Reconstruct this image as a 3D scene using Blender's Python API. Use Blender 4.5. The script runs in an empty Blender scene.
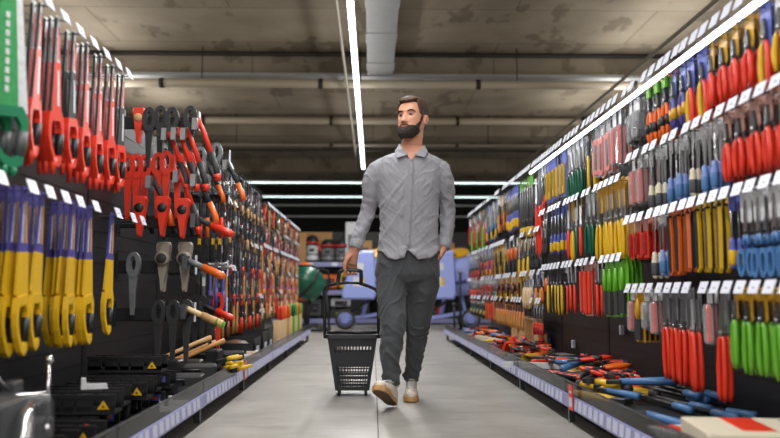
import bpy, math, random
from mathutils import Vector, Matrix, noise
R = math.radians
S = bpy.context.scene
COL = S.collection
random.seed(7)

# ------------------------------------------------------------------ camera
CAM_H, FPX = 0.665, 760.0
cam_d = bpy.data.cameras.new('camera'); cam = bpy.data.objects.new('camera', cam_d); COL.objects.link(cam)
cam.location = (0, 0, CAM_H)
cam.rotation_euler = (R(90 + 5.41), 0, R(-1.28))
cam_d.sensor_width = 36; cam_d.lens = FPX * 36 / 780
cam_d.clip_start = 0.05; cam_d.clip_end = 100
cam_d.dof.use_dof = True; cam_d.dof.focus_distance = 4.5; cam_d.dof.aperture_fstop = 1.55
S.camera = cam
CR = cam.rotation_euler.to_matrix()
def at(px, py, Y):
    d = CR @ Vector(((px - 390) / FPX, (219 - py) / FPX, -1))
    return Vector((d.x * Y / d.y, Y, CAM_H + d.z * Y / d.y))

# ------------------------------------------------------------------ world, lights, exposure
W = bpy.data.worlds.new('world'); S.world = W; W.use_nodes = True
bg = W.node_tree.nodes['Background']; bg.inputs[0].default_value = (1.0, 0.96, 0.91, 1); bg.inputs[1].default_value = 0.60
S.view_settings.view_transform = 'Standard'; S.view_settings.look = 'None'
S.view_settings.gamma = 1; S.view_settings.use_curve_mapping = False
S.view_settings.exposure = 0.0
S.cycles.use_denoising = True
S.cycles.max_bounces = 6; S.cycles.transparent_max_bounces = 10
S.cycles.sample_clamp_indirect = 4
S.cycles.caustics_reflective = False; S.cycles.caustics_refractive = False
def area(name, loc, rot, sx, sy, power, col=(1, .98, .95)):
    l = bpy.data.lights.new(name, 'AREA'); l.shape = 'RECTANGLE'; l.size = sx; l.size_y = sy; l.energy = power; l.color = col
    o = bpy.data.objects.new(name, l); COL.objects.link(o); o.location = loc; o.rotation_euler = rot
    return o
# aisle strip light just under its fitting, then unseen lights and added uplights
area('strip_light_aisle', (-0.19, 7.0, 2.96), (0, 0, 0), .06, 14.5, 300)
area('unseen_light_behind', (-0.19, -3.0, 2.96), (R(14), 0, 0), 2.6, 3.0, 150)  # broad tilted panel for unseen lighting behind the camera, no fitting
area('ceiling_fill_aisle', (-0.19, 8.0, 3.08), (math.pi, 0, 0), .05, 13, 25)  # uplight added above the strip to brighten the ceiling
area('ceiling_fill_right', (3.6, 6.0, 3.2), (math.pi, 0, 0), .3, 15, 100)  # added uplight without a fitting, lifts the ceiling on the right
area('ceiling_fill_left', (-3.6, 6.0, 3.2), (math.pi, 0, 0), .3, 15, 100)  # the same on the left, added for ceiling brightness
area('strip_light_next_aisle', (3.6, 5.0, 3.3), (0, 0, 0), .08, 14, 120)  # stands for an unseen neighbouring strip, no fitting built
area('strip_light_last_aisle', (-3.6, 5.0, 3.3), (0, 0, 0), .08, 14, 120)  # unseen strip on the other side, also without a fitting

# ------------------------------------------------------------------ materials
MATS = {}
def lin(c):
    return tuple(((x / 255) / 12.92 if x / 255 <= .04045 else ((x / 255 + .055) / 1.055) ** 2.4) for x in c)
def mat(name, rgb, rough=.5, metal=0, bump=0, scale=60, var=0, emit=0, alpha=1, spec=None):
    if name in MATS: return MATS[name]
    m = bpy.data.materials.new(name); m.use_nodes = True; n = m.node_tree.nodes; l = m.node_tree.links
    b = n['Principled BSDF']; c = (*lin(rgb), 1)
    b.inputs['Base Color'].default_value = c; b.inputs['Roughness'].default_value = rough; b.inputs['Metallic'].default_value = metal
    if spec is not None: b.inputs['Specular IOR Level'].default_value = spec
    if emit:
        b.inputs['Emission Color'].default_value = c; b.inputs['Emission Strength'].default_value = emit
    if alpha < 1: b.inputs['Alpha'].default_value = alpha
    if bump or var:
        tc = n.new('ShaderNodeTexCoord'); nt = n.new('ShaderNodeTexNoise'); nt.inputs['Scale'].default_value = scale; nt.inputs['Detail'].default_value = 4
        l.new(tc.outputs['Object'], nt.inputs['Vector'])
        if bump:
            bp = n.new('ShaderNodeBump'); bp.inputs['Strength'].default_value = bump; bp.inputs['Distance'].default_value = .004
            l.new(nt.outputs['Fac'], bp.inputs['Height']); l.new(bp.outputs['Normal'], b.inputs['Normal'])
        if var:
            mx = n.new('ShaderNodeMix'); mx.data_type = 'RGBA'
            mx.inputs['A'].default_value = (*[v * (1 - var) for v in c[:3]], 1); mx.inputs['B'].default_value = (*[min(1, v * (1 + var)) for v in c[:3]], 1)
            l.new(nt.outputs['Fac'], mx.inputs['Factor']); l.new(mx.outputs['Result'], b.inputs['Base Color'])
    MATS[name] = m
    return m
for a in [
    ('red', (218, 54, 32), .38), ('darkred', (150, 28, 24), .45), ('orange', (226, 104, 34), .4), ('yellow', (214, 172, 30), .4), ('mustard', (212, 158, 24), .5),
    ('green', (98, 168, 44), .4), ('darkgreen', (14, 84, 62), .3), ('sawgreen', (22, 120, 82), .4), ('cardgreen', (60, 160, 90), .5),
    ('blue', (52, 70, 170), .45), ('cardblue', (88, 98, 172), .5), ('paleblue', (120, 144, 204), .4), ('toolblue', (72, 116, 168), .4), ('lilac', (150, 164, 230), .42),
    ('violet', (72, 66, 142), .5), ('black', (26, 26, 28), .45), ('softblack', (40, 40, 43), .6), ('grey', (120, 122, 124), .5), ('darkgrey', (70, 72, 75), .5),
    ('white', (222, 224, 228), .45), ('cream', (214, 206, 184), .5), ('pinkcard', (220, 150, 140), .5), ('brown', (90, 60, 40), .5), ('teal', (30, 130, 130), .4),
]: mat(a[0], a[1], a[2], var=.06, scale=25)
for c_, rgb_ in (('cardblue', (84, 96, 176)), ('mustard', (196, 148, 30)), ('pinkcard', (176, 132, 120)), ('white', (204, 206, 210)), ('grey', (112, 114, 118)), ('cardgreen', (54, 148, 84))):
    MATS.pop(c_); mat(c_, rgb_, .4, var=.32, scale=55)
mat('tag', (214, 218, 232), .35)
mat('steel', (170, 172, 176), .28, .9, var=.1, scale=30)
mat('darksteel', (92, 94, 98), .35, .85, var=.15, scale=40)
mat('chrome', (215, 216, 220), .12, 1)
mat('wood', (200, 158, 108), .55, var=.18, scale=18, bump=.2)
mat('palewood', (226, 196, 150), .55, var=.12, scale=18)
mat('tan', (196, 140, 78), .5, var=.15, scale=20)
mat('cardboard', (178, 138, 92), .8, var=.1, scale=12)
mat('stone', (150, 142, 128), .6, .2, var=.12, scale=30, bump=.3)
mat('clear', (235, 238, 242), .08, alpha=.22)
mat('cleardark', (120, 124, 130), .1, alpha=.16)
mat('rack_black', (22, 23, 25), .5, var=.12, scale=9)
mat('rack_panel', (33, 35, 39), .45, var=.08, scale=6)
mat('wire', (88, 90, 96), .35, .6)
mat('riser', (20, 20, 22), .15, alpha=.55)
mat('rail', (136, 138, 182), .35)
mat('railtag', (196, 198, 222), .35)
mat('aluminium', (190, 192, 198), .3, .7)
mat('led', (240, 246, 255), .4, emit=7)
mat('ledfar', (226, 250, 245), .4, emit=3.2)
mat('ledoff', (96, 92, 88), .5)
mat('galv', (170, 172, 172), .5, .35, var=.12, scale=7)
mat('pipe', (196, 184, 162), .55, .1, var=.08, scale=4)
mat('conduit', (158, 152, 140), .5, .3)
mat('cable', (50, 46, 42), .7)
mat('farwall', (26, 27, 27), .9)
mat('rubber', (60, 56, 50), .8)

def nodes_mat(name):
    m = bpy.data.materials.new(name); m.use_nodes = True
    MATS[name] = m
    return m, m.node_tree.nodes, m.node_tree.links, m.node_tree.nodes['Principled BSDF']
def ramp(n, stops):
    r = n.new('ShaderNodeValToRGB'); e = r.color_ramp.elements
    while len(e) < len(stops): e.new(.5)
    for i, (p, c) in enumerate(stops): e[i].position = p; e[i].color = (*c, 1)
    return r
def mulc(n, l, a, b, fac=1.0):
    x = n.new('ShaderNodeMix'); x.data_type = 'RGBA'; x.blend_type = 'MULTIPLY'; x.inputs['Factor'].default_value = fac
    l.new(a, x.inputs['A']); l.new(b, x.inputs['B']); return x.outputs['Result']
# ceiling concrete: board marks and darker damp stains
m, n, l, b = nodes_mat('ceiling_concrete')
tc = n.new('ShaderNodeTexCoord')
n1 = n.new('ShaderNodeTexNoise'); n1.inputs['Scale'].default_value = 1.1; n1.inputs['Detail'].default_value = 6; l.new(tc.outputs['Object'], n1.inputs['Vector'])
r1 = ramp(n, [(.3, lin((140, 128, 110))), (.7, lin((172, 160, 140)))]); l.new(n1.outputs['Fac'], r1.inputs['Fac'])
mp = n.new('ShaderNodeMapping'); mp.inputs['Scale'].default_value = (1.1, .55, 1); l.new(tc.outputs['Object'], mp.inputs['Vector'])
n2 = n.new('ShaderNodeTexNoise'); n2.inputs['Scale'].default_value = 1.7; n2.inputs['Detail'].default_value = 3; n2.inputs['Roughness'].default_value = .6; l.new(mp.outputs['Vector'], n2.inputs['Vector'])
r2 = ramp(n, [(.0, (1, 1, 1)), (.57, (1, 1, 1)), (.61, (.66, .64, .62)), (.72, (.6, .58, .56))]); l.new(n2.outputs['Fac'], r2.inputs['Fac'])
br = n.new('ShaderNodeTexBrick'); br.inputs['Scale'].default_value = 1; br.inputs['Mortar Size'].default_value = .012; br.inputs['Brick Width'].default_value = 3.4; br.inputs['Row Height'].default_value = 1.25
br.inputs['Color1'].default_value = (1, 1, 1, 1); br.inputs['Color2'].default_value = (.9, .9, .9, 1); br.inputs['Mortar'].default_value = (.62, .6, .58, 1)
l.new(tc.outputs['Object'], br.inputs['Vector'])
l.new(mulc(n, l, mulc(n, l, r1.outputs['Color'], r2.outputs['Color']), br.outputs['Color']), b.inputs['Base Color']); b.inputs['Roughness'].default_value = .85
# floor: polished concrete slabs
m, n, l, b = nodes_mat('floor_concrete')
tc = n.new('ShaderNodeTexCoord')
n1 = n.new('ShaderNodeTexNoise'); n1.inputs['Scale'].default_value = 2.2; n1.inputs['Detail'].default_value = 8; n1.inputs['Roughness'].default_value = .62; l.new(tc.outputs['Object'], n1.inputs['Vector'])
r1 = ramp(n, [(.3, lin((142, 140, 135))), (.7, lin((176, 174, 168)))]); l.new(n1.outputs['Fac'], r1.inputs['Fac'])
mp = n.new('ShaderNodeMapping'); mp.inputs['Scale'].default_value = (1, 14, 1); l.new(tc.outputs['Object'], mp.inputs['Vector'])
n2 = n.new('ShaderNodeTexNoise'); n2.inputs['Scale'].default_value = 3; n2.inputs['Detail'].default_value = 5; l.new(mp.outputs['Vector'], n2.inputs['Vector'])
r2 = ramp(n, [(.3, (.88, .88, .88)), (.7, (1, 1, 1))]); l.new(n2.outputs['Fac'], r2.inputs['Fac'])
l.new(mulc(n, l, r1.outputs['Color'], r2.outputs['Color']), b.inputs['Base Color'])
r3 = ramp(n, [(.3, (.28,) * 3), (.7, (.5,) * 3)]); l.new(n2.outputs['Fac'], r3.inputs['Fac']); l.new(r3.outputs['Color'], b.inputs['Roughness'])

def wave_mat(name, rgb, rough, dirx, scale, strength, bump2=.15):
    m, n, l, b = nodes_mat(name)
    tc = n.new('ShaderNodeTexCoord')
    n1 = n.new('ShaderNodeTexNoise'); n1.inputs['Scale'].default_value = scale; n1.inputs['Detail'].default_value = 5
    n1.inputs['Distortion'].default_value = 1.2
    mp = n.new('ShaderNodeMapping'); mp.inputs['Scale'].default_value = dirx; l.new(tc.outputs['Object'], mp.inputs['Vector']); l.new(mp.outputs['Vector'], n1.inputs['Vector'])
    n2 = n.new('ShaderNodeTexNoise'); n2.inputs['Scale'].default_value = 400; l.new(tc.outputs['Object'], n2.inputs['Vector'])
    b1 = n.new('ShaderNodeBump'); b1.inputs['Strength'].default_value = strength; b1.inputs['Distance'].default_value = .02; l.new(n1.outputs['Fac'], b1.inputs['Height'])
    b2 = n.new('ShaderNodeBump'); b2.inputs['Strength'].default_value = bump2; b2.inputs['Distance'].default_value = .001; l.new(n2.outputs['Fac'], b2.inputs['Height']); l.new(b1.outputs['Normal'], b2.inputs['Normal'])
    l.new(b2.outputs['Normal'], b.inputs['Normal'])
    b.inputs['Base Color'].default_value = (*lin(rgb), 1); b.inputs['Roughness'].default_value = rough
    b.inputs['Sheen Weight'].default_value = .15
    return m
wave_mat('shirt', (140, 141, 148), .85, (1.3, 1, .5), 9, .8)
wave_mat('trouser', (64, 67, 71), .85, (1, 1, 1.2), 11, .4)
mat('skin', (196, 140, 114), .5, var=.08, scale=22)
mat('hair', (70, 46, 32), .65, var=.35, scale=140, bump=.8)
mat('beard', (40, 27, 21), .8, var=.35, scale=170, bump=.9)
mat('eyewhite_shaded', (140, 126, 118), .35)  # eye white darkened to hold the shade of the sockets
mat('iris', (46, 34, 28), .2)
mat('lip', (176, 104, 92), .5)
mat('shoe', (222, 212, 196), .55, var=.05)
mat('sole', (196, 152, 100), .65, var=.12, scale=50, bump=.4)
mat('solebottom', (104, 82, 60), .75, var=.15, scale=40, bump=.5)
mat('button', (120, 120, 126), .4)
mat('basket', (38, 41, 46), .45)

# ------------------------------------------------------------------ mesh builder
class MB:
    def __init__(s): s.v = []; s.f = []; s.m = []; s.sm = []; s.mn = []
    def mi(s, m):
        if m not in s.mn: s.mn.append(m)
        return s.mn.index(m)
    def add(s, vs, fs, m, smooth=False):
        k = len(s.v); i = s.mi(m); s.v += [tuple(v) for v in vs]
        for f in fs: s.f.append([k + q for q in f]); s.m.append(i); s.sm.append(smooth)
        return s
    def box(s, x0, x1, y0, y1, z0, z1, m, b=0):
        if x0 > x1: x0, x1 = x1, x0
        if y0 > y1: y0, y1 = y1, y0
        if z0 > z1: z0, z1 = z1, z0
        if b:
            return s.prism([(y0 + b, z0), (y1 - b, z0), (y1, z0 + b), (y1, z1 - b), (y1 - b, z1), (y0 + b, z1), (y0, z1 - b), (y0, z0 + b)], x0, x1, m, b=min(b, (x1 - x0) * .3))
        vs = [(x, y, z) for x in (x0, x1) for y in (y0, y1) for z in (z0, z1)]
        return s.add(vs, [(0, 1, 3, 2), (4, 6, 7, 5), (0, 4, 5, 1), (2, 3, 7, 6), (0, 2, 6, 4), (1, 5, 7, 3)], m)
    def prism(s, poly, x0, x1, m, axis='x', b=0):
        n = len(poly)
        P = {'x': lambda x, a, c: (x, a, c), 'y': lambda x, a, c: (a, x, c), 'z': lambda x, a, c: (a, c, x)}[axis]
        if b:
            ca = sum(p[0] for p in poly) / n; cc = sum(p[1] for p in poly) / n
            w = max(max(abs(p[0] - ca), abs(p[1] - cc)) for p in poly)
            k = 1 - b / w
            sh = [(ca + (p[0] - ca) * k, cc + (p[1] - cc) * k) for p in poly]
            rings = [(x0, sh), (x0 + b, poly), (x1 - b, poly), (x1, sh)]
        else: rings = [(x0, poly), (x1, poly)]
        vs = [P(x, *p) for x, pl in rings for p in pl]
        fs = [tuple(range(n))[::-1], tuple(range((len(rings) - 1) * n, len(rings) * n))]
        for r in range(len(rings) - 1):
            for i in range(n): j = (i + 1) % n; fs.append((r * n + i, r * n + j, (r + 1) * n + j, (r + 1) * n + i))
        return s.add(vs, fs, m)
    def tube(s, pts, r, m, n=8, cap=True, sx=1, sy=1, ref=None, smooth=True):
        pts = [Vector(p) for p in pts]; k = len(pts)
        if not isinstance(r, (list, tuple)): r = [r] * k
        vs = []; u = None
        for i, p in enumerate(pts):
            t = (pts[min(i + 1, k - 1)] - pts[max(i - 1, 0)]).normalized()
            if u is None:
                a = Vector(ref) if ref is not None else (Vector((0, 0, 1)) if abs(t.z) < .9 else Vector((1, 0, 0)))
                u = (a - t * a.dot(t)).normalized()
            else: u = (u - t * u.dot(t)).normalized()
            w = t.cross(u)
            ri = r[i]; rx, ry = ri if isinstance(ri, (tuple, list)) else (ri * sx, ri * sy)
            for q in range(n):
                a = 2 * math.pi * q / n; vs.append(p + u * math.cos(a) * rx + w * math.sin(a) * ry)
        fs = []
        for i in range(k - 1):
            for q in range(n): z = (q + 1) % n; fs.append((i * n + q, i * n + z, (i + 1) * n + z, (i + 1) * n + q))
        if cap: fs += [tuple(range(n))[::-1], tuple(range((k - 1) * n, k * n))]
        return s.add(vs, fs, m, smooth)
    def lathe(s, prof, m, c=(0, 0, 0), axis=(0, 0, 1), n=12, smooth=True):
        ax = Vector(axis).normalized(); c = Vector(c)
        return s.tube([c + ax * z for _, z in prof], [max(r, 1e-4) for r, _ in prof], m, n=n, smooth=smooth) if False else s._lathe(prof, m, c, ax, n, smooth)
    def _lathe(s, prof, m, c, ax, n, smooth):
        a = Vector((0, 0, 1)) if abs(ax.z) < .9 else Vector((1, 0, 0)); u = (a - ax * a.dot(ax)).normalized(); w = ax.cross(u)
        vs = [c + ax * z + (u * math.cos(2 * math.pi * q / n) + w * math.sin(2 * math.pi * q / n)) * max(r, 1e-4) for r, z in prof for q in range(n)]
        k = len(prof); fs = []
        for i in range(k - 1):
            for q in range(n): z = (q + 1) % n; fs.append((i * n + q, i * n + z, (i + 1) * n + z, (i + 1) * n + q))
        fs += [tuple(range(n))[::-1], tuple(range((k - 1) * n, k * n))]
        return s.add(vs, fs, m, smooth)
    def ball(s, c, r, m, n=12):
        rx, ry, rz = r if isinstance(r, (tuple, list)) else (r, r, r); k = n // 2 + 1; c = Vector(c)
        vs = [c + Vector((rx * math.sin(math.pi * i / (k - 1)) * math.cos(2 * math.pi * q / n), ry * math.sin(math.pi * i / (k - 1)) * math.sin(2 * math.pi * q / n), rz * math.cos(math.pi * i / (k - 1)))) for i in range(k) for q in range(n)]
        fs = [(i * n + q, i * n + (q + 1) % n, (i + 1) * n + (q + 1) % n, (i + 1) * n + q) for i in range(k - 1) for q in range(n)]
        return s.add(vs, fs, m, True)
    def xform(s, M, k=0):
        s.v = s.v[:k] + [tuple(M @ Vector(v)) for v in s.v[k:]]; return s
    def join(s, o):
        k = len(s.v); s.v += o.v
        for f, m, sm in zip(o.f, o.m, o.sm): s.f.append([k + q for q in f]); s.m.append(s.mi(o.mn[m])); s.sm.append(sm)
        return s
    def mesh(s, name):
        me = bpy.data.meshes.new(name); me.from_pydata(s.v, [], s.f)
        for m in s.mn: me.materials.append(MATS[m])
        me.polygons.foreach_set('material_index', s.m); me.polygons.foreach_set('use_smooth', s.sm)
        import bmesh as bmm
        bm = bmm.new(); bm.from_mesh(me); bmm.ops.recalc_face_normals(bm, faces=bm.faces); bm.to_mesh(me); bm.free()
        return me
    def obj(s, name, parent=None, label=None):
        o = bpy.data.objects.new(name, s.mesh(name)); COL.objects.link(o)
        if parent is not None: o.parent = parent
        if label: o['label'] = label
        return o

def tag(o, label, cat, group=None):
    o['label'] = label; o['category'] = cat
    if group: o['group'] = group
    return o
def empty(name, loc, label, cat, group=None, rz=0, rot=None):
    o = bpy.data.objects.new(name, None); COL.objects.link(o); o.location = loc; o.rotation_euler = rot or (0, 0, rz); o.empty_display_size = .05
    return tag(o, label, cat, group)
def struct(o): o['kind'] = 'structure'; return o
def stuff(o, label, cat): o['kind'] = 'stuff'; return tag(o, label, cat)
ORD = 'first second third fourth fifth sixth seventh eighth ninth tenth eleventh twelfth thirteenth fourteenth fifteenth sixteenth seventeenth eighteenth nineteenth twentieth'.split()

# ------------------------------------------------------------------ setting
struct(MB().box(-9, 9, -5, 24, -.2, 0, 'floor_concrete').obj('floor'))
struct(MB().box(.0235, .0285, -3, 15, 0, .0012, 'rubber').obj('trim_1'))
struct(MB().box(-2.2, 2.6, 6.998, 7.002, 0, .001, 'rubber').obj('trim_2'))
SLAB = 4.0
struct(MB().box(-11, 11, -5, 24.2, SLAB, SLAB + .25, 'ceiling_concrete').obj('ceiling'))
for i, (y0, y1, zb) in enumerate([(10.45, 10.95, 3.63), (14.5, 15.0, 3.66), (19.0, 19.5, 3.66), (3.0, 3.5, 3.7)]):
    o = struct(MB().box(-11, 11, y0, y1, zb, SLAB, 'ceiling_concrete').obj('ceiling_beam'))
struct(MB().box(-11, 11, 24, 24.2, 0, SLAB, 'farwall').obj('wall_back'))

# pipes and fittings under the ceiling
def pipe_run(name, label, cat, p0, p1, r, m, joints=()):
    t = MB().tube([p0, p1], r, m, n=12)
    e = empty(name, p0, label, cat)
    o = t.xform(Matrix.Translation(-Vector(p0))).obj('tube', e)
    for j in joints:
        c = Vector(p0).lerp(Vector(p1), j) - Vector(p0); d = (Vector(p1) - Vector(p0)).normalized()
        MB().tube([c - d * .03, c + d * .03], r * 1.25, 'cable', n=10).obj('joint', e)
    for j in joints:
        c = Vector(p0).lerp(Vector(p1), min(1, j + .03)) - Vector(p0)
        MB().tube([c, (c.x, c.y, SLAB - p0[2])], .008, 'cable', n=6).obj('hanger_rod', e)
    return e
J = [.1, .22, .34, .46, .58, .7, .82, .93]
pipe_run('cable', 'dark cable running along the top edge of the nearest ceiling beam', 'cable', (-9, 10.40, 3.965), (9, 10.40, 3.965), .03, 'cable')
pipe_run('ceiling_pipe', 'thick grey brown pipe crossing under the nearest ceiling beam', 'pipe', (-9, 10.2, 3.49), (9, 10.2, 3.49), .058, 'pipe', J)
t = MB().box(-9, 9, 10.28, 10.44, 3.62, 3.66, 'galv'); tag(t.obj('cable_tray'), 'flat galvanised cable tray fixed along the nearest ceiling beam', 'cable tray')
pipe_run('ceiling_pipe', 'pale tan pipe crossing below the second ceiling beam', 'pipe', (-10, 14.2, 3.88), (10, 14.2, 3.88), .07, 'pipe', J)
pipe_run('conduit', 'thin grey conduit crossing beneath the tan pipe, upper of two', 'conduit', (-10, 14.3, 3.43), (10, 14.3, 3.43), .03, 'conduit', J)
pipe_run('conduit', 'thin dark conduit crossing beneath the tan pipe, lower of two', 'conduit', (-10, 14.3, 3.33), (10, 14.3, 3.33), .022, 'cable')
a = at(336, 0, 5.9); pipe_run('conduit', 'thin conduit running lengthwise just beside the aisle light strip', 'conduit', (-.34, 2, 3.3), (-.34, 17, 3.3), .018, 'conduit')
pipe_run('conduit', 'long thin conduit running lengthwise above the power tool side of the aisle', 'conduit', (3.12, 2, 3.3), (3.12, 19, 3.3), .022, 'conduit')
e = empty('cable_duct', (-.07, 3.6, 3.62), 'wide galvanised ventilation duct running lengthwise beside the light strip', 'duct')
MB().box(-.01, .335, 0, 10.2 - 3.6, 0, .2, 'galv').obj('duct_body', e)
for k in range(6): MB().box(-.02, .345, .3 + k * 1.15, .64 + k * 1.15, -.01, .21, 'galv').obj('flange', e)
for k, (x, y) in enumerate([(-1.9, 15.6), (1.1, 15.7), (-.12, 15.5)]):
    e = empty('smoke_detector', (x, y, 3.99), ['small round fitting under the ceiling beyond the left shelves', 'small round fitting under the ceiling beyond the man', 'small round fitting hanging beside the end of the light strip'][k], 'detector')
    MB().lathe([(.05, -.0), (.06, -.03), (.05, -.06), (.02, -.08)], 'white', n=14).obj('housing', e)

# light fittings
def strip_fitting(p0, p1, w, m, label, drops=True):
    p0 = Vector(p0); p1 = Vector(p1); e = empty('strip_light', p0, label, 'strip light', None)
    d = p1 - p0
    if abs(d.x) > abs(d.y): a = (0, d.x, -w / 2, w / 2)
    else: a = (-w / 2, w / 2, 0, d.y)
    MB().box(*a, .012, .05, 'aluminium').obj('housing', e)
    MB().box(a[0] + .002, a[1] - .002, a[2] + .002, a[3] - .002, 0, .012, m).obj('diffuser', e)
    if drops:
        for f in (.06, .35, .65, .94):
            c = d * f; MB().tube([(c.x, c.y, .05), (c.x, c.y, SLAB - p0.z)], .003, 'cable', n=5).obj('hanger_wire', e)
strip_fitting((-.19, -.5, 3.0), (-.19, 14.5, 3.0), .06, 'led', 'bright white strip light hanging lengthwise over the aisle')
strip_fitting((-3.4, 16.4, 3.0), (3.6, 16.4, 3.0), .07, 'ledfar', 'white strip light crossing the hall behind the man, upper of two lit ones')
strip_fitting((-3.4, 18.9, 3.0), (3.6, 18.9, 3.0), .07, 'ledfar', 'white strip light crossing the hall behind the man, lower of two lit ones')
strip_fitting((-3, 21.0, 3.0), (3, 21.0, 3.0), .06, 'ledoff', 'unlit strip fitting crossing the dark end of the hall, upper one')
strip_fitting((-3, 22.6, 2.85), (3, 22.6, 2.85), .06, 'ledoff', 'unlit strip fitting crossing the dark end of the hall, lower one')

# ------------------------------------------------------------------ racks
BAY0, BAYW, NB = 1.32, 1.3, 7
SIDE = {'left': dict(s=-1, xt=-1.15, xb=-1.47, xf=-.84), 'right': dict(s=1, xt=1.30, xb=1.62, xf=.97)}
NEAR = ['nearest', 'second', 'third', 'fourth', 'fifth', 'sixth', 'seventh', 'last']
def rack_bay(side, k):
    d = SIDE[side]; s = d['s']; y0 = BAY0 + k * BAYW
    e = empty('shelving_rack', (d['xf'], y0, 0), f'black shelving rack bay on the {side} of the aisle, {NEAR[k]} of its row', 'rack', f'{side} shelving racks')
    w = abs(d['xb'] - d['xf']); L = BAYW; X = lambda a: a * s
    MB().box(X(w), X(w + .02), 0.004, L - .004, .02, 1.70, 'rack_panel').obj('back_panel', e)
    g = MB()
    for q in range(16): g.box(X(w - .003), X(w), .03, L - .03, .3 + q * .085, .303 + q * .085, 'rack_black')
    g.obj('panel_groove', e)
    for yy in (.022, L - .022) if k == NB - 1 else (.022,):
        MB().box(X(w - .004), X(w + .05), yy - .02, yy + .02, 0, 1.72, 'rack_black').obj('upright', e)
    MB().box(X(.012), X(w), .004, L - .004, .095, .12, 'rack_black').obj('base_shelf', e)
    MB().prism([(X(0), .09), (X(.012), .088), (X(.012), .152), (X(.004), .150)], .003, L - .003, 'rail', axis='y').obj('price_rail', e)
    g = MB(); random.seed(k * 7 + s)
    y = .03
    while y < L - .09:
        wd = random.choice([.05, .055, .06])
        g.add([(X(-.0016), y, .098), (X(-.0016), y + wd, .098), (X(.0028), y + wd, .146), (X(.0028), y, .146), (X(.001), y, .098), (X(.001), y + wd, .098), (X(.006), y + wd, .146), (X(.006), y, .146)],
              [(0, 1, 2, 3), (7, 6, 5, 4), (0, 4, 5, 1), (2, 6, 7, 3), (0, 3, 7, 4), (1, 5, 6, 2)], 'railtag'); y += wd + random.choice([.025, .03, .05])
    g.obj('rail_labels', e)  # separate price labels along the rail, thin plates in one mesh
    MB().box(X(.014), X(.018), .006, L - .006, .15, .212, 'riser').obj('riser', e)
    MB().box(X(.012), X(.02), .004, L - .004, .212, .217, 'wire').obj('riser_edge', e)
    for yy in (.014,) if k < NB - 1 else (.014, L - .014):
        MB().box(X(.03), X(.06), yy - .012, yy + .012, 0, .095, 'wire').obj('foot', e)
    MB().box(X(.13), X(.145), .0, L, 0, .095, 'rack_black').obj('plinth', e)
    return e
for side in SIDE:
    for k in range(NB): rack_bay(side, k)

# bright strip along the top of the right racks
def rack_led(y0, y1, which):
    e = empty('rack_strip_light', (1.30, y0, 1.635), f'bright strip light along the top of the right racks, {which}', 'strip light', 'strip lights along the top of the right racks')
    L = y1 - y0
    MB().prism([(-.008, .011), (.014, .011), (.014, -.001), (.003, -.008), (-.008, 0)], 0, L, 'aluminium', axis='y').obj('housing', e)
    MB().prism([(-.011, .008), (-.008, .010), (-.008, .0), (.003, -.009), (.001, -.012), (-.011, -.002)], .01, L - .01, 'led', axis='y').obj('diffuser', e)
    for q in (.2, L - .2): MB().box(.02, .32, q - .01, q + .01, .0, .014, 'wire').obj('bracket_arm', e)
for k in range(4): rack_led(BAY0 + k * BAYW, min(6.2, BAY0 + (k + 1) * BAYW), NEAR[k] + ' section')

# ------------------------------------------------------------------ hanging goods: one builder per kind (hang point at 0,0,0; width along y; front towards +x)
def arc(c, r, a0, a1, n=10, pl='yz', x=0):
    return [(x, c[0] + r * math.cos(R(a0 + (a1 - a0) * i / n)), c[1] + r * math.sin(R(a0 + (a1 - a0) * i / n))) for i in range(n + 1)]
def ell(cy, cz, ry, rz, n=14): return [(cy + ry * math.cos(2 * math.pi * i / n), cz + rz * math.sin(2 * math.pi * i / n)) for i in range(n)]
def rrect(y0, y1, z0, z1, c=.008): return [(y0 + c, z0), (y1 - c, z0), (y1, z0 + c), (y1, z1 - c), (y1 - c, z1), (y0 + c, z1), (y0, z1 - c), (y0, z0 + c)]
def ring_plate(mb, outer, inner, x0, x1, m):
    n = len(outer); vs = [(x, *p) for x in (x0, x1) for pl in (outer, inner) for p in pl]; fs = []
    for i in range(n):
        j = (i + 1) % n
        fs += [(i, j, n + j, n + i), (2 * n + i, 3 * n + i, 3 * n + j, 2 * n + j), (i, 2 * n + i, 2 * n + j, j), (n + i, n + j, 3 * n + j, 3 * n + i)]
    return mb.add(vs, fs, m)

def pliers(h, card=None, h2=None, L=.2, jaw='darksteel', cw=.075, ch=.11, grip=None, jl=.055):
    P = []; cw *= .78; ch *= .8
    if card: P.append(('backing_card', MB().prism(rrect(-cw / 2, cw / 2, -ch, .018), -.004, -.002, card)))
    pv = -.03 - jl
    P.append(('jaws', MB().prism([(-.004, -.03), (-.001, -.03), (-.001, pv + .02), (.001, pv + .02), (.001, -.03), (.004, -.03), (.013, pv + .025), (.016, pv), (.010, pv - .02), (-.010, pv - .02), (-.016, pv), (-.013, pv + .025)], 0, .011, jaw)
              .lathe([(.007, 0), (.007, .004)], 'steel', (.011, 0, pv), (1, 0, 0), 10)))
    for s, m in ((1, h), (-1, h2 or h)):
        P.append(('handle', MB().tube([(.005, s * .007, pv - .01), (.006, s * .019, pv - .03), (.006, s * .026, (pv - L) / 2 - .01), (.006, s * .024, -L + .03), (.006, s * .017, -L)], [.006, .0095, .0115, .0105, .006], m, n=8)))
        if grip: P.append(('grip', MB().tube([(.007, s * .0255, (pv - L) / 2 + .012), (.007, s * .0255, (pv - L) / 2 - .03)], [.0125, .0125], grip, n=8)))
    return P
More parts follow.
